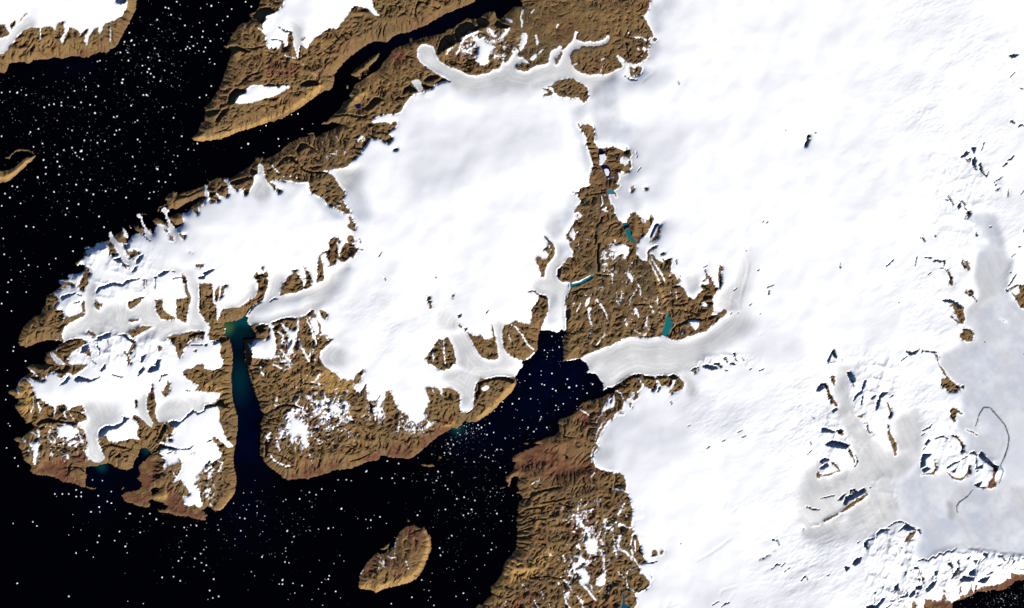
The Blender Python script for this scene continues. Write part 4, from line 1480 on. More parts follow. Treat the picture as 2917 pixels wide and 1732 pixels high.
THINGS = [
 # tile column, tile row, surface, outline, name, label, category, (more outlines)
 (2, 0, 'ice', '5,50 40,50 60,82 74,92 58,106 44,100 5,76', 'glacier', 'glacier tongue ending in a rounded pale blue lobe beside the dark channel', 'glacier'),
 (2, 0, 'ice', '74,92 110,60 130,58 165,80 170,50 200,30 250,30 250,98 225,112 200,95 150,110 60,106', 'glacier', 'grey branching valley glacier winding between brown hills near the top', 'glacier'),
 (2, 0, 'ice', '0,96 18,96 19,110 13,114 8,112', 'glacier', 'short pale ice tongue in the dark hollow left of the big rounded lobe', 'glacier'),
 (2, 2, 'ice', '158,-1 202,-1 202,20 180,40 195,55 192,112 158,110 172,85 172,68 155,58 168,35 182,8', 'glacier', 'white S-shaped glacier ending in a scalloped cliff at the fjord head', 'glacier', [(2, 1, '160,120 198,112 206,130 196,149 165,149 170,135')]),
 (3, 2, 'ice', '-2,114 70,120 120,106 165,82 175,95 140,128 95,149 -2,149', 'glacier', 'broad striped grey glacier fanning out in lobes into the navy fjord', 'glacier', [(2, 2, '206,142 250,122 251,149 206,149'), (2, 3, '208,-1 251,-1 251,30 236,34'), (3, 3, '-2,-1 100,-1 95,10 50,14 25,12 -2,28')]),
 (1, 2, 'ice', '50,100 53,84 90,66 140,46 168,28 182,30 150,70 130,84 90,97 52,101', 'glacier', 'long blue-grey striped glacier tongue ending above the teal fjord head', 'glacier'),
 (1, 2, 'ice', '73,70 78,42 96,38 98,46 92,66 76,72', 'glacier', 'short pale side glacier pouring between two brown spurs', 'glacier'),
 (2, 3, 'ice', '40,14 60,6 87,15 80,36 78,60 60,62 62,36', 'glacier', 'square-ended white glacier tongue reaching down over brown lowland', 'glacier'),
 (2, 2, 'ice', '44,108 70,108 84,136 108,146 138,145 139,149 58,149 56,128', 'glacier', 'smooth pale glacier running past two brown domes to the fjord', 'glacier', [(2, 3, '60,-1 141,-1 130,16 87,15 60,5')]),
 (2, 2, 'ice', '102,96 113,96 116,128 138,144 108,146 108,128', 'glacier', 'narrow white glacier ribbon between two rounded brown hills', 'glacier'),
 (0, 3, 'ice', '102,70 128,72 119,90 128,118 118,122 104,114', 'glacier', 'white paddle-shaped glacier tongue above the dark southern bay', 'glacier'),
 (0, 2, 'ice', '72,122 78,102 106,86 162,86 165,115 130,113 96,117', 'glacier', 'streaked grey glacier with a blunt rounded snout at the western cape', 'glacier', [(0, 2, '102,46 120,44 120,84 104,86')]),
 (0, 2, 'ice', '224,32 240,34 246,88 251,94 251,108 224,106 232,70', 'glacier', 'S-curved pale glacier strip between brown walls on the peninsula', 'glacier'),
 (0, 2, 'ice', '164,90 198,92 230,100 232,108 205,120 170,117', 'glacier', 'pale crumpled glacier curving between the brown knolls of the peninsula', 'glacier'),
 (0, 1, 'ice', '195,103 208,103 210,128 222,142 218,147 208,137', 'glacier', 'thin white glacier tongue with a round knob, rightmost of the four', 'glacier'),
 (0, 1, 'ice', '164,110 175,112 190,142 187,149 178,140', 'glacier', 'thin white glacier tongue with a hooked tip, second from the right', 'glacier'),
 (0, 1, 'ice', '148,128 153,128 158,141 154,145', 'glacier', 'faint thin glacier tongue, second from the left of the four', 'glacier'),
 (0, 1, 'ice', '131,133 138,133 146,149 133,149', 'glacier', 'thin white glacier tongue, leftmost of the four on the dark coast', 'glacier', [(0, 2, '138,-1 146,-1 170,28 160,32 144,16')]),
 (0, 0, 'ice', '-2,58 22,30 35,20 46,27 20,50 6,67 -2,67', 'glacier', 'wide pale glacier sliding down the top left headland', 'glacier'),
 (1, 0, 'ice', '104,30 120,30 118,56 114,75 110,68', 'glacier', 'pointed white glacier tip hanging into the brown slope', 'glacier'),
 (0, 4, 'ice', '222,11 240,-1 250,12 246,26 238,27 224,25', 'glacier', 'smooth white glacier foot split into two round lobes', 'glacier'),
 (0, 3, 'ice', '168,40 181,40 189,72 184,78 174,68', 'glacier', 'white V-shaped glacier tip wedged between two brown ridges', 'glacier'),
 (1, 1, 'ice', '60,50 72,52 82,88 66,98 55,88', 'glacier', 'pale fan of ice narrowing to a beak at the northern coast', 'glacier'),
 (4, 3, 'ice', '18,-1 40,-1 31,22 42,50 62,88 98,112 48,122 46,106 36,92', 'glacier', 'long tan-streaked glacier running between dark nunatak chains', 'glacier'),
 # ice caps
 (1, 0, 'ice', '36,126 52,108 92,104 106,105 88,118 50,129', 'icefield', 'small oval white ice cap on the narrow southern end of the upper headland', 'ice cap'),
 (1, 0, 'ice', '70,16 96,-1 205,-1 216,22 182,14 164,36 124,60 118,62 98,66 78,64 68,34', 'icefield', 'large ragged white ice cap on the headland at the top', 'ice cap'),
 (2, 0, 'ice', '74,42 84,44 106,50 108,58 99,66 98,82 79,80 82,56', 'icefield', 'star-shaped white ice cap on a steep brown massif near the top', 'ice cap'),
 (1, 3, 'ice', '100,60 128,62 130,100 105,100 101,78', 'icefield', 'white ragged ice cap on the round brown hill beside the fjord', 'ice cap'),
 (1, 3, 'ice', '150,46 170,47 169,62 152,60', 'icefield', 'little white snow dome among branching brown gullies', 'ice cap'),
 (0, 3, 'ice', '69,72 97,72 97,86 90,93 70,92', 'icefield', 'small oval snow cap on the southwestern brown dome', 'ice cap'),
 (0, 3, 'ice', '34,94 48,94 46,125 40,125', 'icefield', 'tapering white snow wedge on the outer southwestern slope', 'snow patch'),
 (2, 4, 'ice', '214,62 232,62 232,84 214,84', 'icefield', 'compact white snow cap in the southern brown hills', 'ice cap'),
 (3, 1, 'ice', '4,42 19,42 19,58 6,60', 'snow_patch', 'round white snow basin ringed by dark rock', 'snow patch'),
 # islands
 (0, 1, 'land', '-2,30 46,30 46,50 -2,86', 'island', 'tan sunlit island ridge cut by the left edge of the photo', 'island', ),
 (1, 4, 'land', '184,72 251,44 251,135 184,135', 'island', 'bean-shaped brown island alone in the lower strait', 'island', [(2, 4, '-1,44 30,44 30,122 -1,122')]),
 (1, 4, 'land', '244,36 251,36 251,45.5 244,44', 'islet', 'tiny pale islet just off the top of the bean-shaped island', 'islet'),
 (1, 0, 'land', '174,92 214,62 216,72 206,92 184,99', 'island', 'narrow grey-brown island in the dark upper channel', 'island'),
 (2, 3, 'land', '8,118 34,118 34,128 8,128', 'islet', 'long thin pinkish islet in the middle strait', 'islet'),
 (2, 3, 'land', '33,110 42,110 42,117 33,117', 'islet', 'tiny pinkish islet above the long thin one', 'islet'),
 (2, 3, 'land', '139,94 147,94 147,99 139,99', 'islet', 'tiny green-brown islet beside the red-brown cape', 'islet'),
 (0, 4, 'land', '145,-1 154,-1 154,5 145,5', 'islet', 'tiny pinkish islet left of the rusty southern skerries', 'islet'),
 # rock standing out of the ice
 (3, 1, 'rock', '228,12 242,12 242,34 228,34', 'nunatak', 'dark hook-shaped rock alone on the white ice sheet', 'nunatak'),
 (2, 2, 'rock', '18,60 32,60 32,86 18,86', 'nunatak', 'short upright chain of brown rock knobs in white ice', 'nunatak'),
 (2, 2, 'rock', '49,60 58,60 58,69 49,69', 'nunatak', 'small dark rock knob right of the upright chain', 'nunatak'),
 (1, 2, 'rock', '210,8 219,8 219,19 210,19', 'nunatak', 'lone dark leaf-shaped rock on the central plateau', 'nunatak'),
 (3, 1, 'rock', '17,78 26,78 26,90 17,90', 'nunatak', 'brown rock block in blue ice, left of a matching smaller one', 'nunatak'),
 (3, 1, 'rock', '32,77 42,77 42,84 32,84', 'nunatak', 'small brown rock oval to the right of the block', 'nunatak'),
 (3, 4, 'rock', '42,74 54,74 54,88 42,88', 'nunatak', 'brown peak-shaped rock east of the southern brown hills', 'nunatak'),
 (3, 4, 'rock', '54.2,75 64,75 64,86 54.2,86', 'nunatak', 'small brown rock right of the peak-shaped one', 'nunatak'),
 (2, 0, 'rock', '165,94 220,94 222,130 165,124', 'nunatak', 'large arrowhead-shaped brown rock island in grey ice', 'nunatak'),
 (2, 0, 'rock', '159,104 176,104 176,119 159,119', 'nunatak', 'curled brown rock strip left of the arrowhead-shaped one', 'nunatak'),
 (1, 1, 'rock', '172,114 187,114 187,138 172,138', 'nunatak', 'small brown rock chain below the pointed brown promontory', 'nunatak'),
 (4, 2, 'rock', '172,18 186,18 186,34 172,34', 'nunatak', 'ring-shaped brown rock high on the right-hand ice stream', 'nunatak'),
 (4, 2, 'rock', '154,28 166,28 166,56 154,56', 'nunatak', 'curved brown rock rib west of the ice stream', 'nunatak'),
 (4, 2, 'rock', '175,55 190,55 190,72 175,72', 'nunatak', 'ragged brown rock ring in the middle of the ice stream', 'nunatak'),
 (4, 2, 'rock', '152,69 180,69 180,102 152,102', 'nunatak', 'brown striped rock face with a crescent crest by the ice stream', 'nunatak'),
 (4, 2, 'rock', '168,103 190,103 190,122 168,122', 'nunatak', 'round brown striped rock dome at the edge of the sea ice', 'nunatak'),
 (4, 2, 'rock', '226,48 292,48 292,86 226,86', 'nunatak', 'snow-streaked brown triangle cut by the right edge', 'nunatak'),
 (4, 3, 'rock', '144,-1 178,-1 178,34 144,34', 'nunatak', 'brown sweeping ridge tail where the ice meets the grey sea ice', 'nunatak'),
 (4, 3, 'rock', '82,70 96,70 96,114 82,114', 'nunatak', 'long thin dark rock spine pointing down into grey ice', 'nunatak'),
 (4, 3, 'rock', '80,44 90,44 90,66 80,66', 'nunatak', 'thin dark rock sliver above the long spine', 'nunatak'),
 (4, 3, 'rock', '5,22 22,22 22,52 5,52', 'nunatak', 'dark rock rib along the left flank of the streaked glacier', 'nunatak'),
 (4, 3, 'rock', '158,50 178,50 178,73 158,73', 'nunatak', 'cross-shaped brown rock on the sea ice margin', 'nunatak'),
 (4, 3, 'rock', '158,128 186,128 186,142 158,142', 'nunatak', 'scalloped brown rim around a white bowl at the sea ice', 'nunatak'),
 (4, 4, 'rock', '24,7 62,7 62,32 24,32', 'nunatak', 'straight brown ridge slanting along the grey ice', 'nunatak'),
 (4, 4, 'rock', '102,54 118,54 118,69 102,69', 'nunatak', 'brown ridge end at the tip of the white southern spur', 'nunatak'),
]
# ---------------------------------------------------------------- numeric helpers
def vnoise(x, y, seed):
    rs = np.random.RandomState(seed); n = 256
    lat = rs.rand(n, n).astype(np.float32)
    xi = np.floor(x).astype(int); yi = np.floor(y).astype(int)
    fx = x - xi; fy = y - yi
    fx = fx * fx * fx * (fx * (fx * 6 - 15) + 10); fy = fy * fy * fy * (fy * (fy * 6 - 15) + 10)
    a = lat[yi % n, xi % n]; b = lat[yi % n, (xi + 1) % n]; c = lat[(yi + 1) % n, xi % n]; d = lat[(yi + 1) % n, (xi + 1) % n]
    return (a + (b - a) * fx) * (1 - fy) + (c + (d - c) * fx) * fy - .5
def fbm(x, y, seed, octv, f, gain=.5):
    s = 0; a = 1
    for k in range(octv):
        s = s + a * vnoise(x * f + 17.3 * k, y * f + 9.1 * k, seed + k); a *= gain; f *= 2.03
    return s
def blur(A, r):
    """three box blurs of radius ~r cells"""
    A = A.astype(np.float32); k = max(int(round(r)), 1)
    for _ in range(2):
        for ax in (0, 1):
            P = np.pad(A, [(k + 1, k) if i == ax else (0, 0) for i in (0, 1)], mode='edge')
            C = np.cumsum(P, ax, dtype=np.float64)
            n = 2 * k + 1
            A = ((C[n:, :] - C[:-n, :]) if ax == 0 else (C[:, n:] - C[:, :-n])) / n
            A = A.astype(np.float32)
    return A
def edt(mask, cap=40):
    """distance (cells) from each True cell to the nearest False cell"""
    H, W = mask.shape
    g = np.where(mask, 1e3, 0).astype(np.float32)
    for c in range(1, W): g[:, c] = np.minimum(g[:, c], g[:, c - 1] + 1)
    for c in range(W - 2, -1, -1): g[:, c] = np.minimum(g[:, c], g[:, c + 1] + 1)
    g2 = g * g; out = g2.copy()
    for dy in range(1, cap):
        out[dy:] = np.minimum(out[dy:], g2[:-dy] + dy * dy)
        out[:-dy] = np.minimum(out[:-dy], g2[dy:] + dy * dy)
    return np.minimum(np.sqrt(out), cap)

cls2, ext2 = rasterise(SURVEY)
print('raster', time.time() - T00)
# vertex grid, one vertex per survey unit, sampled from the raster through a small irregular warp
GW, GH = RW // 2, RH // 2
gy, gx = np.mgrid[0:GH, 0:GW].astype(np.float32)
U = gx - PAD; V = gy - PAD                        # survey coordinates of the vertices
def warp(o, rough):
    X2 = (gx + o[0]) * 2; Y2 = (gy + o[1]) * 2
    X2 = X2 + rough * 2 * (fbm(gx, gy, 5, 3, .35, .7)); Y2 = Y2 + rough * 2 * (fbm(gx, gy, 55, 3, .35, .7))
    return np.clip(Y2.astype(int), 0, RH - 1), np.clip(X2.astype(int), 0, RW - 1)
OFF = [(-.25, -.25), (.25, -.25), (-.25, .25), (.25, .25)]
idx = [warp(o, 1.1) for o in OFF]
def frac(pred): return sum(pred[i].astype(np.float32) for i in idx) / 4
cells = [cls2[i] for i in idx]
fr = {k: sum((c == v).astype(np.float32) for c in cells) / 4 for k, v in CODE.items()}
cls = cells[3]
idx2 = [warp(o, .5) for o in OFF]
frac2 = lambda p: sum(p[i].astype(np.float32) for i in idx2) / 4
qf = frac2(ext2['q'])
Kf = frac2(ext2['K']); kf = frac2(ext2['k']); Yf = frac(ext2['Y']); Pf = frac(ext2['P']); Lf = frac(ext2['L'])
ICE = fr['S'] + fr['G'] + fr['A'] + fr['F'] + fr['D']
SEA = fr['W']; ROCK = fr['R']
icem = ICE > .5; seam = SEA > .5; rockm = ROCK >= .5
# lake cells: water not reached from the sea = traced separately
dSea = edt(~seam, 60); dLand = edt(seam, 20)
sd = dSea - dLand + (.5 - SEA) * (np.abs(dSea - dLand) < 1.6)
dIce = edt(icem, 60)            # inside ice: distance to anything else
dRock = edt(~icem & ~seam, 40)  # inside rock: distance to ice or sea
gm = (fr['G'] + .0 * fr['A']) > .5
dG = edt(gm, 30)
print('edt', time.time() - T00)

low = blur(Pf * ROCK * (sd < 30), 8)
n_big = fbm(U, V, 11, 4, 1 / 60., .55)
base = .62 * (1 - np.exp(-np.maximum(sd, 0) / 5.)) + .55 * (1 - np.exp(-np.maximum(sd, 0) / 40)) + .30 * n_big * (1 - np.exp(-np.maximum(sd, 0) / 12))
base = base * (1 - .72 * np.clip(low * 1.5, 0, 1))
ice_w = blur(icem, 2)
dome = .12 * (1 - np.exp(-dIce / 12.)) + .25 * (1 - np.exp(-dIce / 45.))
wi = np.clip((dIce - 6) / 12, 0, 1) * np.clip((1150 - U) / 60, 0, 1)            # soft outlines where ice merges into ice
g_w = blur(gm, 2) * (1 - wi) + blur(gm, 7) * wi
ice_h = base + dome - .30 * g_w
ice_h = blur(ice_h, 3)
# rugged rock
wx = U + 9 * fbm(U, V, 71, 3, 1 / 26.); wy = V + 9 * fbm(U, V, 91, 3, 1 / 26.)
rid = 0; amp = 1; f = 1 / 13.
for k in range(4):
    rid = rid + amp * (1 - 2 * np.abs(vnoise(wx * f + 3.7 * k, wy * f + 1.3 * k, 300 + k)) * 2); amp *= .5; f *= 2.1
def spotg(*L): return sum(a_ * np.exp(-((U - x_) / rx) ** 2 - ((V - y_) / ry) ** 2) for x_, y_, rx, ry, a_ in L)
plateau = np.clip(spotg((700, 35, 80, 50, .9), (640, 25, 40, 25, .6), (760, 350, 70, 60, .5), (735, 260, 30, 60, .5), (400, 465, 28, 14, 1.0), (700, 560, 50, 35, .6), (670, 590, 30, 20, .5), (430, 200, 30, 20, .6), (480, 90, 20, 12, .7), (510, 680, 30, 30, .6), (90, 570, 25, 14, .5), (330, 25, 30, 20, .4), (285, 85, 30, 15, .5)), 0, .92)
coastal = np.exp(-np.maximum(sd, 0) / 12.)
patch = np.clip(.50 + 1.2 * fbm(U, V, 41, 3, 1 / 45.) + .45 * coastal, .12, 1.3) * (1 - plateau)
edge_t = 1 - np.exp(-np.maximum(sd, 0) / 6.)
mount = (1 - 4 * np.abs(vnoise(wx / 34., wy / 34., 801))) * .17 + (1 - 4 * np.abs(vnoise(wx / 15., wy / 19., 803))) * .09
rock_h = base + mount * (1 - .8 * plateau) * edge_t * (1 - .7 * np.clip(low * 1.5, 0, 1)) + 0.10 * rid * patch * edge_t + .07 * fbm(U, V, 21, 3, .25, .65) * edge_t * (.35 + .65 * (1 - plateau))
H = np.where(icem, ice_h, rock_h)
m = blur(icem, 1)
H = rock_h * (1 - m) + ice_h * m
# drainage: steepest-descent flow over the rock, carved in twice
def flow_carve(H, k, iters):
    for it in range(iters):
        Hp = np.pad(H, 1, mode='edge')
        best = np.zeros(H.shape, np.float32); rcv = np.arange(H.size).reshape(H.shape).copy()
        ids = np.pad(rcv, 1, mode='edge')
        for dy in (-1, 0, 1):
            for dx in (-1, 0, 1):
                if dy == 0 and dx == 0: continue
                dd = (H - Hp[1 + dy:1 + dy + H.shape[0], 1 + dx:1 + dx + H.shape[1]]) / math.hypot(dx, dy)
                b = dd > best
                best = np.where(b, dd, best); rcv = np.where(b, ids[1 + dy:1 + dy + H.shape[0], 1 + dx:1 + dx + H.shape[1]], rcv)
        land = np.flatnonzero((sd > 0).ravel())
        order = land[np.argsort(-H.ravel()[land], kind='stable')].tolist()
        acc = [1.0] * H.size; rl = rcv.ravel().tolist()
        for i in order:
            j = rl[i]
            if j != i: acc[j] += acc[i]
        acc = np.array(acc, np.float32).reshape(H.shape)
        H = H - k * np.log1p(np.minimum(acc, 400)) * (1 - m) * edge_t * (1 - .75 * plateau)
        s = blur(H, 1)
        H = H * .8 + s * .2
    return H, acc
H, acc = flow_carve(H.astype(np.float32), .040, 3)
val = np.clip(np.log1p(acc) - 1.9, 0, 3.2) * (1 - m)
H = H - (.045 * val + .11 * blur(val, 1) + .10 * blur(val, 2)) * edge_t * (1 - .6 * plateau)
print('flow', time.time() - T00)
ter = .5 + .9 * fbm(U, V, 860, 2, 1 / 50.)
stp = .17
H = H - (1 - m) * np.clip(ter, 0, 1) * .9 * stp / 6.2832 * np.sin(6.2832 * (H + .04 * fbm(U, V, 861, 2, .1)) / stp) * edge_t
gully = (1 - m) * np.clip(np.log1p(acc) / 6, 0, 1)
# broad undulation and wind-carved relief on the ice, strongest in the broken country to the east and south-east
along = (U * .90 + V * -.43); across = (U * .43 + V * .90)
rough = .9 * np.clip((V - 540) / 110, 0, 1) * np.clip((U - 880) / 110, 0, 1) + .55 * np.exp(-((U - 1170) / 95) ** 2) + .7 * np.exp(-((U - 1000) / 120) ** 2 - ((V - 500) / 50) ** 2) + .6 * np.exp(-((U - 930) / 70) ** 2 - ((V - 510) / 40) ** 2) + .6 * np.exp(-((U - 500) / 90) ** 2 - ((V - 400) / 50) ** 2)
rough = np.clip(rough * (.3 + 1.6 * np.clip(fbm(U, V, 77, 3, 1 / 70.) + .3, 0, 1)), 0, 1.6)
und = .10 * fbm(along / 26., across / 9., 400, 4, 1.0, .5) * rough + .045 * fbm(along / 5., across / 2.2, 430, 2, 1.0) * rough
und = und + .05 * fbm(U, V, 440, 4, 1 / 38., .5)
calm = np.clip(blur(fr['A'] + fr['G'], 3), 0, 1)
H = H + und * m * (1 - .75 * calm) * np.clip(dIce / 8, 0, 1)
seaice = blur(fr['A'] + (fr['F'] + fr['D'] + fr['G']) * (U > 1130), 3) * np.clip((U - 1075) / 50, 0, 1)
def spot0(*L): return sum(a_ * np.exp(-((U - x_) / rx) ** 4 - ((V - y_) / ry) ** 4) for x_, y_, rx, ry, a_ in L)
alp = spot0((1140, 715, 75, 26, 1.0), (1215, 690, 60, 30, 1.0), (1090, 690, 30, 40, .6), (1065, 470, 30, 40, .7), (1030, 540, 30, 40, .7), (1180, 545, 40, 40, .7), (1060, 600, 50, 20, .8), (130, 345, 60, 45, .55), (140, 415, 70, 30, .8), (880, 440, 40, 8, .8), (1170, 240, 40, 60, .4), (1100, 660, 60, 25, .5))
pk = 0; a_ = 1; f_ = 1 / 17.
for k in range(3):
    pk = pk + a_ * (1 - 4 * np.abs(vnoise((U + V * .3) * f_ + 5 * k, (V * 1.0 - U * .25) * f_ + 2 * k, 820 + k))); a_ *= .5; f_ *= 2.2
H = H + np.clip(alp, 0, 1) * m * (1 - np.clip(seaice * 1.5, 0, 1)) * .19 * np.clip(pk, -.2, 2) * (1 - .8 * g_w)
H = H * (1 - seaice) + (blur(H, 16) * .8) * seaice
H = H - .09 * blur(qf, 1) * (1 - SEA)
H = H + .010 * fbm(dIce * .9, along / 60., 450, 2, 1.0) * g_w * (1 - wi * .6)
# cliffs whose feet lie in shadow: the ground drops away on the side turned from the sun
km = ((Kf >= .5) | (kf >= .4)) & (sd > .8)
te = math.tan(SUN_EL)
def shift(A, xi, yi, fill):
    """A sampled xi columns east and yi rows south"""
    B = np.full_like(A, fill)
    B[max(-yi, 0):GH - max(yi, 0), max(-xi, 0):GW - max(xi, 0)] = A[max(yi, 0):GH + min(yi, 0), max(xi, 0):GW + min(xi, 0)]
    return B
def march(H):
    """for every shaded-foot cell: distance to, and height of, the crest towards the sun"""
    d = np.full(H.shape, -1, np.float32); hc = np.zeros(H.shape, np.float32); tgt = np.zeros(H.shape, np.int64)
    ids_ = np.arange(H.size).reshape(H.shape)
    todo = km.copy()
    for s in range(1, 100):
        t = s * .5; xi = int(round(t * sx)); yi = int(round(-t * sy))
        hit = todo & ~shift(km, xi, yi, False)
        if hit.any():
            d[hit] = t; hc[hit] = shift(H, xi, yi, 0.)[hit]; tgt[hit] = shift(ids_, xi, yi, 0)[hit]
            todo &= ~hit
        if not todo.any(): break
    d[todo] = 50
    return d, hc, tgt
d, hc, tgt = march(H)
need = np.where(km, hc - (d + .6) * S * te * 1.15 - .05, 9)
floor = np.where(icem, .16, .06)
lack = np.where(km, np.maximum(floor - need, 0), 0)
lift = np.zeros(H.size, np.float32); np.maximum.at(lift, tgt[km], lack[km]); lift = lift.reshape(H.shape)
L2 = lift.copy()
for r_ in range(1, 9):                      # ramp down from the crest on its sunny side and along it
    for dx, dy in ((1, 0), (-1, 0), (0, 1), (0, -1)):
        L2 = np.maximum(L2, shift(L2, dx, dy, 0.) * .80)
L2 = blur(L2, 1); L2 = np.where(km, 0, np.maximum(L2, lift * .9))
H = H + L2 * (sd > .5)
d, hc, tgt = march(H)
need = hc - (d + .6) * S * te * 1.15 - .05 - .02 * np.abs(fbm(U, V, 700, 3, .3))
H = np.where(km, np.maximum(np.minimum(H, need), .03), H)
H = np.where(sd > 0, np.maximum(H, .02 + .02 * np.minimum(sd, 3)), np.maximum(sd * .12, -.6) - .02)
# lakes
LAKES = [
 (3, 1, '10,124 14,123 17,127 16,130 13,132 11,130', 'lake', 'small round blue-green lake below the hanging ice, upper of the teal pair', (.004, .12, .17)),
 (3, 1, '13,133 18,131 20,134 20,139 25,146 25,149 21,147 16,141', 'lake', 'curved teal lake, lower of the teal pair beside the brown hills', (.004, .11, .12)),
 (3, 1, '51,124 55,125 52,129 49,134 46,141 43,143 44,138 47,132 48,128', 'lake', 'narrow navy lake squeezed between white ice and a brown ridge', (.003, .012, .06)),
 (2, 1, '242,84 247,83 250,85 249,88 247,89 242,87', 'lake', 'tiny bright blue lake at the end of a dark ravine', (.02, .15, .22)),
 (2, 1, '231,33 235,33 237,36 240,36 240,42 236,41 232,42', 'lake', 'dark navy lake north of a pale ice-covered basin', (.001, .002, .03)),
 (2, 1, '233,54 238,53 243,54 246,60 246,66 243,69 240,68 238,62 236,58', 'lake', 'dark navy lake ringing a white ice raft', (.001, .002, .03)),
 (2, 2, '196,48 200,50 208,48 216,43 225,38 225,41 218,46 208,51 202,52 197,54', 'lake', 'thin turquoise river lake running to the side of the calving glacier', (.008, .14, .17)),
 (3, 2, '66,82 67,88 68,94 72,100 67,106 66,113 62,113 57,111 61,102 63,92 65,86', 'lake', 'long teal wedge-shaped lake dammed by the broad grey glacier', (.004, .13, .135)),
 (1, 0, '183,128 187,127 191,126 191,131 186,133', 'lake', 'small deep blue tarn in the brown hills south of the channel', (.001, .004, .04)),
 (3, 4, '10,130 12,132 12,142 18,146 18,148 8,148 10,141', 'lake', 'dark teal lake at the bottom edge of the photo among brown knolls', (.003, .06, .12)),
]
def tile_pts(i, j, s):
    ox = (0, 583, 1166, 1750, 2334)[i] * US; oy = (0, 346, 692, 1038, 1386)[j] * US
    return [(float(a.split(',')[0]) + ox, float(a.split(',')[1]) + oy) for a in s.split()]
def inpoly(P, X, Y):
    r = np.zeros(X.shape, bool); n = len(P)
    for k in range(n):
        (x1, y1), (x2, y2) = P[k], P[(k + 1) % n]
        if y1 == y2: continue
        c = ((y1 <= Y) != (y2 <= Y)) & (X < x1 + (Y - y1) / (y2 - y1) * (x2 - x1))
        r ^= c
    return r
lake_info = []
for (i, j, s, nm, lab, col) in LAKES:
    P = tile_pts(i, j, s)
    x0, x1 = min(p[0] for p in P) - 3, max(p[0] for p in P) + 3; y0, y1 = min(p[1] for p in P) - 3, max(p[1] for p in P) + 3
    a, b, c, e = int(x0) + PAD, int(x1) + PAD + 1, int(y0) + PAD, int(y1) + PAD + 1
    e = min(e, GH)
    sub = H[c:e, a:b]; inside = inpoly(P, U[c:e, a:b], V[c:e, a:b])
    if inside.sum() < 2: inside = np.ones_like(sub, bool)
    rim = sub[blur(inside, 1) > .02]; rim = rim[rim > .05]
    lvl = max(float(np.percentile(rim, 20)) if rim.size else .1, .06)
    near = blur(inside, 1) > .3
    sub[near & ~inside] = np.minimum(sub[near & ~inside], lvl + .03)
    sub[inside] = lvl - .05
    edge = (~inside) & (blur(inside, 1) > .02)
    sub[edge] = np.maximum(sub[edge], lvl + .012)
    lake_info.append((P, lvl, nm, lab, col))
print('height', time.time() - T00)

# ---------------------------------------------------------------- material maps (surface kinds; the pale map also holds painted sunlight)
def norm_blur(A, r):
    return blur(A * icem, r) / np.maximum(blur(icem, r), 1e-3)
tG = norm_blur(fr['G'], 1.6) * (1 - wi) + norm_blur(fr['G'], 6) * wi; tA = norm_blur(fr['A'], 3) * (1 - wi) + norm_blur(fr['A'], 6) * wi; tF = norm_blur(fr['F'], 9); tD = norm_blur(fr['D'], 2)
thin = 1
ice_cov = np.clip(ICE, 0, 1)
# wind-thinned snow at the ice edge and snow caught in gullies of high rock
near_ice = np.exp(-edt(~icem, 12) / 2.2)
sn = fbm(U, V, 500, 3, .45, .6)
grain = fbm(U, V, 510, 3, .9, .8)
dusty = np.clip(spotg((357, 525, 26, 22, 1.1), (405, 498, 26, 26, 1.2), (445, 540, 20, 25, .5), (510, 520, 30, 14, .8), (85, 545, 40, 25, .8), (590, 55, 40, 25, .8), (720, 640, 40, 45, .9), (255, 590, 30, 22, .7), (460, 505, 14, 20, .9), (745, 315, 18, 22, .8), (290, 115, 30, 14, .3), (130, 60, 60, 20, .3), (350, 425, 30, 25, .5), (160, 300, 60, 30, .5), (1150, 725, 60, 14, .8)), 0, 1)
far_ice = edt(~icem, 30)
rib = 1 - np.abs(vnoise(wx / 5., wy / 5., 921)) * 4
snow_fleck = np.clip(.95 * np.exp(-far_ice / 1.6) * (.4 + sn) + dusty * (.40 * np.exp(-far_ice / 9.) + .13) * (.75 + .8 * rib + 1.2 * sn), 0, .8) * (1 - ice_cov) * ROCK
ice_cov = np.clip(ice_cov + snow_fleck, 0, 1)
def spot(*L): return sum(a_ * np.exp(-((U - x_) / rx) ** 2 - ((V - y_) / ry) ** 2) for x_, y_, rx, ry, a_ in L)
filig = spot((735, 330, 60, 55, .8), (800, 380, 50, 45, .9), (715, 620, 45, 60, .9), (690, 700, 60, 40, .9), (365, 500, 50, 40, 1.1), (400, 495, 50, 50, 1.1), (85, 545, 55, 28, 1.1), (215, 560, 40, 40, .7), (510, 500, 40, 25, .9), (610, 70, 60, 30, .6), (350, 430, 50, 30, .6), (260, 605, 22, 20, .8), (430, 175, 40, 25, .5), (755, 550, 30, 30, .5))
lines = np.clip(1 - np.abs(vnoise(wx / 6., wy / 10., 901)) * 14, 0, 1) + .8 * np.clip(1 - np.abs(vnoise(wx / 14., wy / 6., 905)) * 15, 0, 1)
filig = lines * np.clip(filig, 0, 1.3) * np.clip(.25 + 2.6 * fbm(U, V, 911, 2, 1 / 9.), 0, 1) * (H > .35)
ice_cov = np.clip(ice_cov + np.clip(filig * .75, 0, .6) * ROCK, 0, 1)
e_ = np.clip((U - 930) / 60, 0, 1)
streak = np.clip(.5 + 1.5 * ((1 - e_) * fbm(dIce * .9 + 2.2 * fbm(U, V, 526, 3, 1 / 16.), along / 45., 520, 4, 1.0, .65) + .5 * e_ * fbm((U * .5 + V * .86) / 40., (U * .86 - V * .5) / 3.5 + 2 * fbm(U, V, 525, 2, 1 / 40.), 520, 3, 1.0, .65)), 0, 1) * tG
clean = np.clip((dIce - .8) / 1.6, 0, 1)          # bright clean rim where the ice thins out
tone = np.clip(tG, 0, 1) * clean
sif = np.clip(blur((fr['F'] + fr['G'] + fr['D']), 2) * seaice * (U > 1130), 0, 1)
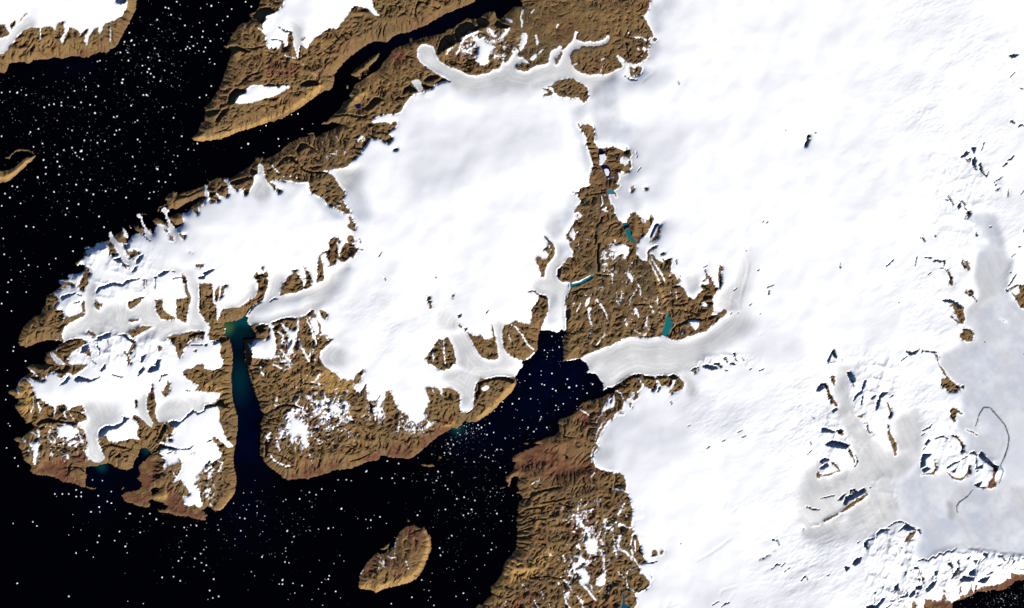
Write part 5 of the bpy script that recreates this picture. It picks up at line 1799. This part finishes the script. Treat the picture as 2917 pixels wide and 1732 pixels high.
blue = np.clip((tA + sif * .55) * (.85 + .5 * fbm(U, V, 555, 4, .05, .65)), 0, 1) * clean
faint = np.clip(tF * .85 + .25 * np.clip(.3 + 1.5 * fbm(along / 70., across / 40., 535, 4, 1.0), 0, 1) * np.clip((950 - U) / 150, .25, 1) * .5 + .45 * np.clip(rough, 0, 1) * np.clip(.5 + 1.6 * fbm(along / 30., across / 8., 530, 3, 1.0), 0, 1), 0, 1)
rust = np.clip(blur(Pf, 4) * (.55 + 1.8 * fbm(U, V, 540, 3, .12, .6)) * 2.2, 0, 1)
rust = np.clip(rust + .35 * np.clip(fbm(U, V, 545, 3, 1 / 30.) * 2.2 - .1, 0, 1), 0, 1)
rust = np.clip(rust + spotg((500, 680, 40, 40, .35), (690, 590, 60, 60, .28), (640, 560, 40, 20, .3), (330, 75, 50, 20, .2), (560, 60, 40, 20, .25)) * (.6 + 1.2 * fbm(U, V, 541, 3, 1 / 12.)), 0, 1)
pale = np.clip(np.maximum(Yf, blur(Yf, 1)) + .35 * spotg((385, 462, 35, 16, 1.0), (40, 55, 80, 30, .5), (300, 30, 60, 30, .4), (430, 110, 30, 20, .6), (48, 505, 16, 30, .6)), 0, 1)  # painted sunlight on sun-facing coastal cliffs, together with pale valleys and ground
dirt = np.clip(tD, 0, 1)

def attr_mix():
    a = np.stack([ice_cov, tone, blue, faint], -1).astype(np.float32)
    b = np.stack([rust, pale, streak, dirt], -1).astype(np.float32)
    lead = np.clip(frac2(ext2['C']) * 1.6, 0, 1)
    olive = np.clip(spotg((740, 350, 70, 75, 1.0), (740, 240, 40, 60, .7), (700, 60, 110, 45, .8), (590, 110, 60, 30, .4), (420, 190, 50, 40, .7), (110, 560, 50, 40, .6), (540, 510, 60, 20, .5), (330, 540, 26, 26, .5), (690, 690, 80, 40, .6), (75, 470, 30, 30, .2), (260, 590, 30, 25, .5)) * (.55 + 1.3 * fbm(U, V, 931, 3, 1 / 22.)) + .9 * np.clip(fbm(U, V, 933, 3, 1 / 40.) - .12, 0, 1), 0, 1)
    c = np.stack([gully, olive, lead, np.ones_like(gully)], -1).astype(np.float32)
    return a, b, c
M1, M2, M3 = attr_mix()

def new_mat(name):
    m_ = bpy.data.materials.new(name); m_.use_nodes = True
    return m_, m_.node_tree.nodes, m_.node_tree.links
def node(ns, t, **kw):
    n = ns.new(t)
    for k, v in kw.items(): setattr(n, k, v)
    return n
def terrain_material():
    mt, ns, ln = new_mat('terrain_surface')
    bsdf = ns['Principled BSDF']
    geo = node(ns, 'ShaderNodeNewGeometry')
    sep = []
    for a in ('m1', 'm2', 'm3'):
        at = node(ns, 'ShaderNodeVertexColor', layer_name=a); s_ = node(ns, 'ShaderNodeSeparateColor')
        ln.new(at.outputs['Color'], s_.inputs[0]); sep.append((s_, at))
    ice, tone_, blue_ = sep[0][0].outputs; faint_ = sep[0][1].outputs['Alpha']
    rust_, pale_, streak_ = sep[1][0].outputs; dirt_ = sep[1][1].outputs['Alpha']
    gul_, olive_, lead_ = sep[2][0].outputs
    def noise(scale, detail=4, rough=.6, dist=0):
        n = node(ns, 'ShaderNodeTexNoise'); n.inputs['Scale'].default_value = scale; n.inputs['Detail'].default_value = detail
        n.inputs['Roughness'].default_value = rough; n.inputs['Distortion'].default_value = dist
        ln.new(geo.outputs['Position'], n.inputs['Vector']); return n.outputs['Fac']
    def math_(op, a, b, clamp=False):
        n = node(ns, 'ShaderNodeMath', operation=op, use_clamp=clamp)
        for k, v in enumerate((a, b)):
            if isinstance(v, (int, float)): n.inputs[k].default_value = v
            elif v is not None: ln.new(v, n.inputs[k])
        return n.outputs[0]
    def ramp(fac, stops):
        n = node(ns, 'ShaderNodeValToRGB'); e = n.color_ramp.elements
        while len(e) < len(stops): e.new(.5)
        for q, (p, c) in zip(e, stops): q.position = p; q.color = (*c, 1)
        ln.new(fac, n.inputs[0]); return n.outputs[0]
    def mix(f, a, b):
        n = node(ns, 'ShaderNodeMix', data_type='RGBA')
        if isinstance(f, (int, float)): n.inputs[0].default_value = f
        else: ln.new(f, n.inputs[0])
        for k, v in ((6, a), (7, b)):
            if isinstance(v, tuple): n.inputs[k].default_value = (*v, 1)
            else: ln.new(v, n.inputs[k])
        return n.outputs[2]
    n1 = noise(.10, 5, .6, .3); n2 = noise(1.4, 5, .65); n3 = noise(6.0, 3, .7)
    rock = ramp(n1, [(.28, (0.101, 0.064, 0.024)), (.42, (0.147, 0.085, 0.029)), (.55, (0.220, 0.114, 0.035)), (.68, (0.186, 0.081, 0.028)), (.8, (0.282, 0.160, 0.054))])
    rock2 = ramp(n2, [(.30, (0.068, 0.042, 0.017)), (.48, (0.169, 0.095, 0.031)), (.60, (0.214, 0.124, 0.043)), (.75, (0.327, 0.189, 0.067))])
    rock = mix(.55, rock, rock2)
    nz = noise(.035, 3, .5)
    dk = node(ns, 'ShaderNodeMapRange'); ln.new(nz, dk.inputs[0]); dk.inputs[1].default_value = .4; dk.inputs[2].default_value = .62
    rock = mix(math_('MULTIPLY', dk.outputs[0], .25), rock, (0.107, 0.070, 0.029))
    nf = noise(17, 4, .8)
    ff = node(ns, 'ShaderNodeMapRange'); ln.new(nf, ff.inputs[0]); ff.inputs[1].default_value = .46; ff.inputs[2].default_value = .70
    rock = mix(math_('MULTIPLY', ff.outputs[0], .55), rock, (0.351, 0.247, 0.129))
    fd = node(ns, 'ShaderNodeMapRange'); ln.new(noise(8, 5, .8, .6), fd.inputs[0]); fd.inputs[1].default_value = .52; fd.inputs[2].default_value = .36
    rock = mix(math_('MULTIPLY', fd.outputs[0], .6), rock, (0.059, 0.040, 0.019))
    rock = mix(math_('MULTIPLY', n3, .22), rock, (0.316, 0.204, 0.093))
    rock = mix(math_('MULTIPLY', olive_, .62), rock, (.085, .068, .040))
    rock = mix(math_('MULTIPLY', rust_, .85), rock, (0.142, 0.050, 0.030))
    rock = mix(math_('MULTIPLY', pale_, .70), rock, (0.463, 0.271, 0.090))  # paler rock; on the coastal cliffs this brightens the colour as sunlight would
    rock = mix(math_('MULTIPLY', gul_, .25), rock, (0.282, 0.179, 0.078))
    snow = mix(math_('MULTIPLY', faint_, .85), (.90, .90, .90), (.70, .705, .73))
    nb = noise(.35, 4, .6)
    snow = mix(math_('MULTIPLY', tone_, .9), snow, ramp(nb, [(.3, (.57, .575, .565)), (.7, (.71, .70, .675))]))
    snow = mix(math_('MULTIPLY', blue_, .9), snow, ramp(noise(.22, 6, .7), [(.3, (.40, .46, .54)), (.5, (.47, .49, .53)), (.7, (.54, .535, .53))]))
    sp = node(ns, 'ShaderNodeMapRange'); ln.new(noise(5.5, 5, .8), sp.inputs[0]); sp.inputs[1].default_value = .40; sp.inputs[2].default_value = .66
    snow = mix(math_('MULTIPLY', math_('MULTIPLY', blue_, sp.outputs[0]), .35), snow, (.66, .67, .68))
    snow = mix(math_('MULTIPLY', math_('MULTIPLY', streak_, math_('GREATER_THAN', streak_, .0)), .30), snow, (.36, .36, .35))
    snow = mix(math_('MULTIPLY', dirt_, .9), snow, (.36, .35, .36))
    snow = mix(lead_, snow, (.045, .055, .075))
    edge = math_('ADD', ice, math_('MULTIPLY', math_('SUBTRACT', noise(3.5, 5, .75), .5), .75))
    cov = node(ns, 'ShaderNodeMapRange', interpolation_type='SMOOTHSTEP'); ln.new(edge, cov.inputs[0]); cov.inputs[1].default_value = .24; cov.inputs[2].default_value = .74
    col = mix(cov.outputs[0], rock, snow)
    ln.new(col, bsdf.inputs['Base Color'])
    bsdf.inputs['Roughness'].default_value = .9; bsdf.inputs['Specular IOR Level'].default_value = .15
    bmp = node(ns, 'ShaderNodeBump'); bmp.inputs['Distance'].default_value = .2
    hh = math_('ADD', noise(3.2, 6, .72), math_('MULTIPLY', noise(9, 3, .7), .35))
    ln.new(hh, bmp.inputs['Height'])
    st = node(ns, 'ShaderNodeMapRange'); ln.new(cov.outputs[0], st.inputs[0]); st.inputs[3].default_value = 1.0; st.inputs[4].default_value = .10
    ln.new(st.outputs[0], bmp.inputs['Strength']); ln.new(bmp.outputs[0], bsdf.inputs['Normal'])
    return mt
MT = terrain_material()

# ---------------------------------------------------------------- sea
def flat_mat(name, col, rough=.35, col2=None, scale=.3):
    mt, ns, ln = new_mat(name); b = ns['Principled BSDF']
    if col2:
        g = node(ns, 'ShaderNodeNewGeometry'); n = node(ns, 'ShaderNodeTexNoise'); n.inputs['Scale'].default_value = scale; n.inputs['Detail'].default_value = 5
        ln.new(g.outputs['Position'], n.inputs['Vector']); m_ = node(ns, 'ShaderNodeMix', data_type='RGBA'); ln.new(n.outputs['Fac'], m_.inputs[0])
        m_.inputs[6].default_value = (*col, 1); m_.inputs[7].default_value = (*col2, 1); ln.new(m_.outputs[2], b.inputs['Base Color'])
    else: b.inputs['Base Color'].default_value = (*col, 1)
    b.inputs['Roughness'].default_value = rough; b.inputs['IOR'].default_value = 1.33
    return mt
def link(o, parent=None, **tags):
    sc.collection.objects.link(o)
    if parent: o.parent = parent
    for k, v in tags.items():
        if v: o[k] = v
    return o
def mesh_obj(name, verts, faces, mat, parent=None, smooth=False, **tags):
    me = bpy.data.meshes.new(name); me.from_pydata([tuple(v) for v in verts], [], faces)
    me.materials.append(mat)
    if smooth: me.polygons.foreach_set('use_smooth', [True] * len(me.polygons))
    me.update()
    return link(bpy.data.objects.new(name, me), parent, **tags)

def sea():
    mt, ns, ln = new_mat('sea_water'); b = ns['Principled BSDF']
    at = node(ns, 'ShaderNodeVertexColor', layer_name='silt'); s_ = node(ns, 'ShaderNodeSeparateColor'); ln.new(at.outputs[0], s_.inputs[0])
    m_ = node(ns, 'ShaderNodeMix', data_type='RGBA'); m_.inputs[6].default_value = (.0003, .0004, .0012, 1); m_.inputs[7].default_value = (.0002, .0014, .011, 1); ln.new(s_.outputs[0], m_.inputs[0])
    m2 = node(ns, 'ShaderNodeMix', data_type='RGBA'); m2.inputs[7].default_value = (.001, .040, .050, 1); ln.new(s_.outputs[1], m2.inputs[0]); ln.new(m_.outputs[2], m2.inputs[6])
    m3 = node(ns, 'ShaderNodeMix', data_type='RGBA'); m3.inputs[7].default_value = (.05, .10, .02, 1); ln.new(s_.outputs[2], m3.inputs[0]); ln.new(m2.outputs[2], m3.inputs[6])
    ln.new(m3.outputs[2], b.inputs['Base Color']); b.inputs['Roughness'].default_value = .3; b.inputs['IOR'].default_value = 1.33; b.inputs['Specular IOR Level'].default_value = .04
    k = 3
    xs = np.concatenate([[-9000, -2500], np.arange(-PAD, UW + PAD, k), [3800, 10000]])
    ys = np.concatenate([[-9000, -2500], np.arange(-PAD, UH + PAD, k), [3300, 10000]])
    X, Y = np.meshgrid(xs, ys)
    v = np.stack([(X - CX) * S, (CY - Y) * S, np.zeros_like(X)], -1).reshape(-1, 3)
    nx, ny = len(xs), len(ys)
    I = np.arange(nx * ny).reshape(ny, nx)
    fc = np.stack([I[1:, :-1], I[1:, 1:], I[:-1, 1:], I[:-1, :-1]], -1).reshape(-1, 4)
    me = bpy.data.meshes.new('sea')
    me.vertices.add(len(v)); me.vertices.foreach_set('co', v.ravel().astype(np.float32))
    me.loops.add(fc.size); me.loops.foreach_set('vertex_index', fc.ravel().astype(np.int32))
    me.polygons.add(len(fc)); me.polygons.foreach_set('loop_start', np.arange(0, fc.size, 4, dtype=np.int32)); me.polygons.foreach_set('loop_total', np.full(len(fc), 4, np.int32))
    me.update(calc_edges=True)
    # silt and depth: fjord heads carry fine rock flour
    silt = blur(Lf * seam, 3) / np.maximum(blur(seam, 2), .25)
    def gauss(cx, cy, r, q=1.0): return np.exp(-(((X - cx) ** 2 + ((Y - cy) * q) ** 2) / r ** 2))
    fj = 1.0 * np.exp(-((X - 298) / 30) ** 2) * np.clip((Y - 395) / 20, 0, 1) * np.clip((610 - Y) / 60, 0, 1)
    fj = fj + .75 * gauss(680, 450, 55) + .45 * gauss(640, 495, 60) + .6 * gauss(128, 578, 38) + .5 * gauss(175, 556, 20) + .35 * gauss(75, 75, 40, 2) + .35 * gauss(575, 530, 40) + .3 * gauss(300, 625, 40) + .30 * gauss(540, 15, 70, 1) + .25 * gauss(480, 40, 60, 1.5)
    tq = silt[np.clip(Y + PAD, 0, GH - 1).astype(int), np.clip(X + PAD, 0, GW - 1).astype(int)]
    fj = np.clip(fj * (.75 + .8 * fbm(X, Y, 600, 3, 1 / 14.)), 0, 1.2)
    gr = .8 * gauss(274, 401, 7) + .5 * gauss(281, 400, 5)
    ca = np.stack([np.clip(fj, 0, 1), np.clip(tq * 1.3 + .5 * gauss(560, 524, 8) + .4 * gauss(292, 465, 12, .5) + .35 * gauss(290, 400, 18), 0, 1), np.clip(gr, 0, 1), np.ones_like(X)], -1).astype(np.float32)
    c_ = me.color_attributes.new('silt', 'FLOAT_COLOR', 'POINT'); c_.data.foreach_set('color', ca.ravel())
    me.materials.append(mt)
    link(bpy.data.objects.new('sea', me), kind='structure', label='black open sea with dark navy fjords between the brown coasts')
sea()
for P, lvl, nm, lab, col in lake_info:
    # the water sheet reaches a little under its banks
    cx = sum(p[0] for p in P) / len(P); cy = sum(p[1] for p in P) / len(P)
    vs = []
    for (x, y) in P:
        L_ = math.hypot(x - cx, y - cy) or 1
        vs.append((*world_xy(x + (x - cx) / L_ * .5, y + (y - cy) / L_ * .5), lvl))
    n = len(vs)
    vb = [(a, b, c - .04) for a, b, c in vs]
    mt = flat_mat('lake_water', col, .3, tuple(min(c * 1.25 + .001, 1) for c in col), 1.0)
    mesh_obj(nm, vs + vb, [tuple(range(n - 1, -1, -1))] + [(k, (k + 1) % n, n + (k + 1) % n, n + k) for k in range(n)], mt, kind='structure', label=lab)

raft_mat = flat_mat('lake_ice', (.62, .66, .74), .7, (.80, .81, .84), 2.5)
for k_, (s_, lab) in {4: ('232,41 236,40.5 239,39.5 240,43.5 238.4,49.5 236,52.5 233.4,52.5', 'pale grey lake ice sheet below the upper dark navy lake'),
                 5: ('238,58.5 240.5,57.6 243,58.4 244.6,61.8 243.2,66.4 240.4,66.6 238.8,62.5', 'oval white ice raft floating in the lower dark navy lake')}.items():
    P = tile_pts(2, 1, s_); zz = lake_info[k_][1]
    cx = sum(p[0] for p in P) / len(P); cy = sum(p[1] for p in P) / len(P); n = len(P); X0, Y0 = world_xy(cx, cy)
    if k_ == 4:
        gr_ = [H[int(round(y)) + PAD, int(round(x)) + PAD] for x, y in P]; zz = max(max(gr_), zz)
    vs = []
    for f_, z_ in ((1, -.06), (1, .012), (.8, .02)):
        vs += [(world_xy(cx + (x - cx) * f_, cy + (y - cy) * f_)[0] - X0, world_xy(cx + (x - cx) * f_, cy + (y - cy) * f_)[1] - Y0, z_) for x, y in P]
    fc_ = [(q * n + k, q * n + (k + 1) % n, (q + 1) * n + (k + 1) % n, (q + 1) * n + k) for q in (0, 1) for k in range(n)]
    fc_ = [tuple(reversed(f_)) for f_ in fc_] + [tuple(range(3 * n - 1, 2 * n - 1, -1)), tuple(range(n))]
    o = mesh_obj('ice_raft', vs, fc_, raft_mat, label=lab, category='ice raft'); o.location = (X0, Y0, zz + .004)

# ---------------------------------------------------------------- terrain pieces
gz, gx_ = np.gradient(H, S)
nrm = np.stack([-gx_, gz, np.ones_like(H)], -1); nrm /= np.linalg.norm(nrm, axis=-1, keepdims=True)
VX = ((U - CX) * S).astype(np.float32); VY = ((CY - V) * S).astype(np.float32)
CC = cls[:-1, :-1]
cu = U[:-1, :-1] + .5; cv = V[:-1, :-1] + .5
icec = (ICE[:-1, :-1] + ICE[1:, :-1] + ICE[:-1, 1:] + ICE[1:, 1:]) > 2
wet = (H[:-1, :-1] < 0) & (H[1:, :-1] < 0) & (H[:-1, 1:] < 0) & (H[1:, 1:] < 0)
wetdeep = wet & (dLand[:-1, :-1] > 2)
owner = np.where(icec, 1, 0); owner[wetdeep] = -1
kind_rock = ~icec
def flood(seed_mask, allowed, n=400):
    cur = seed_mask & allowed
    cnt = cur.sum()
    for _ in range(n):
        nx = cur.copy(); nx[1:] |= cur[:-1]; nx[:-1] |= cur[1:]; nx[:, 1:] |= cur[:, :-1]; nx[:, :-1] |= cur[:, 1:]
        nx &= allowed; c2 = nx.sum()
        if c2 == cnt: break
        cur = nx; cnt = c2
    return cur
GL, OUT = {}, []
def piece(cells_, name, smooth=True, **tags):
    fy, fx = np.nonzero(cells_)
    if not len(fy): return None
    ids = np.stack([(fy + 1) * GW + fx, (fy + 1) * GW + fx + 1, fy * GW + fx + 1, fy * GW + fx], -1)
    uq, inv = np.unique(ids, return_inverse=True); fc = inv.reshape(-1, 4)
    Hf = H.ravel(); co = np.stack([VX.ravel()[uq], VY.ravel()[uq], Hf[uq]], -1)
    # skirt along the outline so each piece has thickness
    e = np.concatenate([fc[:, [0, 1]], fc[:, [1, 2]], fc[:, [2, 3]], fc[:, [3, 0]]])
    key = e[:, 0].astype(np.int64) * len(uq) + e[:, 1]; rkey = e[:, 1].astype(np.int64) * len(uq) + e[:, 0]
    bnd = e[~np.isin(key, rkey)]
    nb_ = len(bnd); nv = len(uq)
    top = co[bnd.ravel()]; bot = top.copy(); bot[:, 2] -= .25
    allco = np.concatenate([co, top, bot]).astype(np.float32)
    kk = np.arange(nb_) * 2
    sk = np.stack([nv + kk + 1, nv + kk, nv + 2 * nb_ + kk, nv + 2 * nb_ + kk + 1], -1)
    F = np.concatenate([fc, sk])
    nn = nrm.reshape(-1, 3)[uq]; sn_ = nrm.reshape(-1, 3)[uq][bnd.ravel()]
    NN = np.concatenate([nn, sn_, sn_])
    me = bpy.data.meshes.new(name)
    origin = np.array([allco[:nv, 0].mean(), allco[:nv, 1].mean(), 0], np.float32)
    allco -= origin
    me.vertices.add(len(allco)); me.vertices.foreach_set('co', allco.ravel())
    me.loops.add(F.size); me.loops.foreach_set('vertex_index', F.ravel().astype(np.int32))
    me.polygons.add(len(F)); me.polygons.foreach_set('loop_start', np.arange(0, F.size, 4, dtype=np.int32)); me.polygons.foreach_set('loop_total', np.full(len(F), 4, np.int32))
    me.update(calc_edges=True)
    me.polygons.foreach_set('use_smooth', np.ones(len(F), bool))
    for nm_, A in (('m1', M1), ('m2', M2), ('m3', M3)):
        a_ = A.reshape(-1, 4)[uq]; a_ = np.concatenate([a_, a_[bnd.ravel()], a_[bnd.ravel()]])
        c_ = me.color_attributes.new(nm_, 'FLOAT_COLOR', 'POINT'); c_.data.foreach_set('color', a_.astype(np.float32).ravel())
    me.normals_split_custom_set_from_vertices(NN.astype(np.float32))
    me.materials.append(MT)
    o = bpy.data.objects.new(name, me); o.location = tuple(float(q) for q in origin)
    return link(o, **tags)

def lasso(i, j, s):
    P = tile_pts(i, j, s); return inpoly(P, cu, cv)
owner_free = ~wetdeep
def claim(sel, name, label, cat, group=None, comp=False):
    global owner_free
    sel = sel & owner_free
    if sel.sum() < 2: print('EMPTY', label); return
    if name in ('nunatak', 'islet', 'island', 'icefield', 'snow_patch'):     # keep the one connected body
        rest = sel.copy(); best = None
        while rest.any() and (best is None or rest.sum() > best.sum()):
            seed = np.zeros_like(rest); k0 = np.flatnonzero(rest.ravel())[0]; seed.ravel()[k0] = True
            c_ = flood(seed, rest)
            if best is None or c_.sum() > best.sum(): best = c_
            rest &= ~c_
        sel = best
    owner_free &= ~sel
    piece(sel, name, label=label, category=cat, group=group)
for ent in THINGS:
    i, j, what, s, name, label, cat = ent[:7]
    reg = lasso(i, j, s)
    if len(ent) > 7:
        for (i2, j2, s2) in ent[7]: reg = reg | lasso(i2, j2, s2)
    cond = {'ice': icec, 'rock': ~icec, 'land': np.ones_like(icec)}[what]
    claim(reg & cond, name, label, cat)
print('things', time.time() - T00)
piece(owner_free & icec & (cu + .0 * cv >= 0) & (cu > 690 + 0 * cu), 'ice_sheet', kind='structure', label='vast white ice sheet filling the right half of the photo')
piece(owner_free & icec & ~(cu > 690), 'snowfield', kind='structure', label='white snowfields and ice plateau over the western peninsula')
piece(owner_free & ~icec & (cv < 120) & (cu < 200), 'ground', kind='structure', label='brown cliffs of the headland in the top left corner')
piece(owner_free & ~icec & ~((cv < 120) & (cu < 200)), 'hills', kind='structure', label='bare brown and rusty hills along the coasts and fjords')
print('pieces', time.time() - T00)

# ---------------------------------------------------------------- icebergs
ice_mat = None
def berg_material():
    mt, ns, ln = new_mat('iceberg_ice'); b = ns['Principled BSDF']
    g = node(ns, 'ShaderNodeNewGeometry'); n = node(ns, 'ShaderNodeTexNoise'); n.inputs['Scale'].default_value = 6
    ln.new(g.outputs['Position'], n.inputs['Vector']); m_ = node(ns, 'ShaderNodeMix', data_type='RGBA'); ln.new(n.outputs['Fac'], m_.inputs[0])
    m_.inputs[6].default_value = (.70, .74, .80, 1); m_.inputs[7].default_value = (.90, .91, .92, 1); ln.new(m_.outputs[2], b.inputs['Base Color']); b.inputs['Roughness'].default_value = .6
    return mt
BM = berg_material()
rnd = random.Random(12)
def berg_shape(r, R, h, el=1.0):
    """one irregular tabular berg: a ragged keel ring, a shoulder ring and a tilted, slightly domed top"""
    n = rnd.randint(7, 10); a0 = rnd.random() * 6.28; rr = [R * rnd.uniform(.72, 1.12) for _ in range(n)]
    rings = []
    for q, (sc_, z) in enumerate(((1.0, -h * .5), (1.0, h * .25), (.9, h * .8), (.55, h * 1.05))):
        rings.append([(math.cos(a0 + 6.2832 * k / n) * rr[k] * sc_ * el, math.sin(a0 + 6.2832 * k / n) * rr[k] * sc_, z * (1 + .25 * math.sin(a0 + k * 1.7)) if q else z) for k in range(n)])
    v = [p for ring in rings for p in ring] + [(0, 0, h * 1.1)]
    f = []
    for q in range(3):
        for k in range(n): f.append((q * n + k, q * n + (k + 1) % n, (q + 1) * n + (k + 1) % n, (q + 1) * n + k))
    for k in range(n): f.append((3 * n + k, 3 * n + (k + 1) % n, 4 * n))
    f.append(tuple(range(n - 1, -1, -1)))
    return v, f
protos = []
for k in range(14):
    v, f = berg_shape(rnd, 1.0, .55, rnd.choice((1, 1, 1.15, 1.45)))
    me = bpy.data.meshes.new('iceberg'); me.from_pydata(v, [], f); me.materials.append(BM); me.update(); protos.append(me)
bergs = []
for line in BERGS.strip().splitlines():
    t = line.split()
    i, j = int(t[0]), int(t[1])
    if j > 4: continue
    ox = (0, 583, 1166, 1750, 2334)[i] * US; oy = (0, 346, 692, 1038, 1386)[j] * US
    for q in t[2:]:
        x, y, s_ = map(float, q.split(','))
        bergs.append((s_, x + ox, y + oy))
bergs.sort(reverse=True)
def sea_at(x, y):
    a = min(max(int(round(y)) + PAD, 0), GH - 1); b = min(max(int(round(x)) + PAD, 0), GW - 1)
    return H[a, b] < -.05
def where(x, y):
    if x > 600 and y < 500: return 'in the navy fjord below the glacier fronts', 'fjord'
    if x > 480 and y > 440: return ('in the black strait beside the red-brown coast' if y < 620 else 'on the black sea beside the island'), 'strait'
    if y > 590: return ('on the black sea below the fjord mouth' if x > 260 else 'on the black sea in the lower left corner'), 'south'
    if y < 148: return 'on the black sea between the two upper left headlands', 'north'
    if x < 260: return ('on the black sea above the western peninsula' if y < 300 else 'on the black sea at the left edge'), 'west'
    return 'in the dark channel north of the ice-capped peninsula', 'channel'
SPECIAL = {
 (149, 101): 'large white iceberg, lower of the touching pair in the upper left sea',
 (116, 138): 'large white iceberg standing alone low in the upper left sea',
 (182, 84): 'large oblong white iceberg, the biggest of the cluster below the top left headland',
}
small = []
nb_ = 0
for s_, x, y in bergs:
    if not sea_at(x, y): continue
    if nb_ >= 298: small.append((s_, x, y)); continue
    R = s_ * .5 * S * .68 * min(1, (s_ / 3.0) ** 1.8)
    o = bpy.data.objects.new('iceberg', protos[nb_ % len(protos)])
    X_, Y_ = world_xy(x, y)
    o.location = (X_, Y_, 0); o.rotation_euler = (0, 0, rnd.random() * 6.28); o.scale = (R, R, min(R, .16))
    wh, gk = where(x, y)
    lab = None
    for (a, b), l_ in SPECIAL.items():
        if abs(a - x) < 1 and abs(b - y) < 1: lab = l_
    size = 'larger bright' if s_ >= 2.9 else ('medium-sized' if s_ >= 2.45 else 'small')
    link(o, label=lab or (size + ' white iceberg ' + wh), category='iceberg', group=None if lab else size + ' icebergs ' + wh)
    nb_ += 1
print('bergs', nb_, len(small))
# the countless smaller floes
dens = np.zeros((GH, GW), np.float32)
def add(cx, cy, rx, ry, a): 
    global dens
    dens = dens + a * np.exp(-(((U - cx) / rx) ** 2 + ((V - cy) / ry) ** 2))
add(190, 60, 60, 60, 1.5); add(100, 125, 110, 35, 1.2); add(120, 200, 95, 60, .9); add(60, 240, 60, 60, .5); add(25, 330, 30, 40, .35)
add(330, 625, 60, 30, .8); add(330, 680, 110, 50, .3); add(180, 640, 80, 30, .25); add(640, 500, 60, 50, .25); add(680, 460, 40, 40, .2); add(560, 560, 60, 40, .9)
add(545, 640, 40, 80, .9); add(600, 610, 30, 40, 1.0); add(30, 150, 60, 40, .6); add(1240, 735, 45, 30, 7.0); add(215, 640, 40, 30, .5); add(572, 527, 14, 10, 10); add(552, 545, 12, 12, 6); add(684, 425, 14, 18, 2)
dens = dens * seam * (dLand > 1.2)
P_ = (dens / dens.sum()).ravel(); rs = np.random.RandomState(4)
pick = rs.choice(P_.size, 1900, p=P_)
for q in pick:
    small.append((min(.15 + rs.exponential(.22), 1.4), float(q % GW) - PAD + rs.rand() - .5, float(q // GW) - PAD + rs.rand() - .5))
vv, ff = [], []
base_shapes = [berg_shape(rnd, 1, .5) for _ in range(8)]
for q, (s_, x, y) in enumerate(small):
    v, f = base_shapes[q % 8]; R = max(s_, .2) * .5 * S; X_, Y_ = world_xy(x, y); c, d_ = math.cos(q), math.sin(q); n0 = len(vv)
    vv += [(X_ + R * (a * c - b * d_), Y_ + R * (a * d_ + b * c), z * min(R, .1)) for a, b, z in v]
    ff += [tuple(n0 + k for k in g_) for g_ in f]
mesh_obj('ice_floes', vv, ff, BM, kind='stuff', label='countless tiny white ice floes scattered over the black water', category='ice floes')
print('done', time.time() - T00)
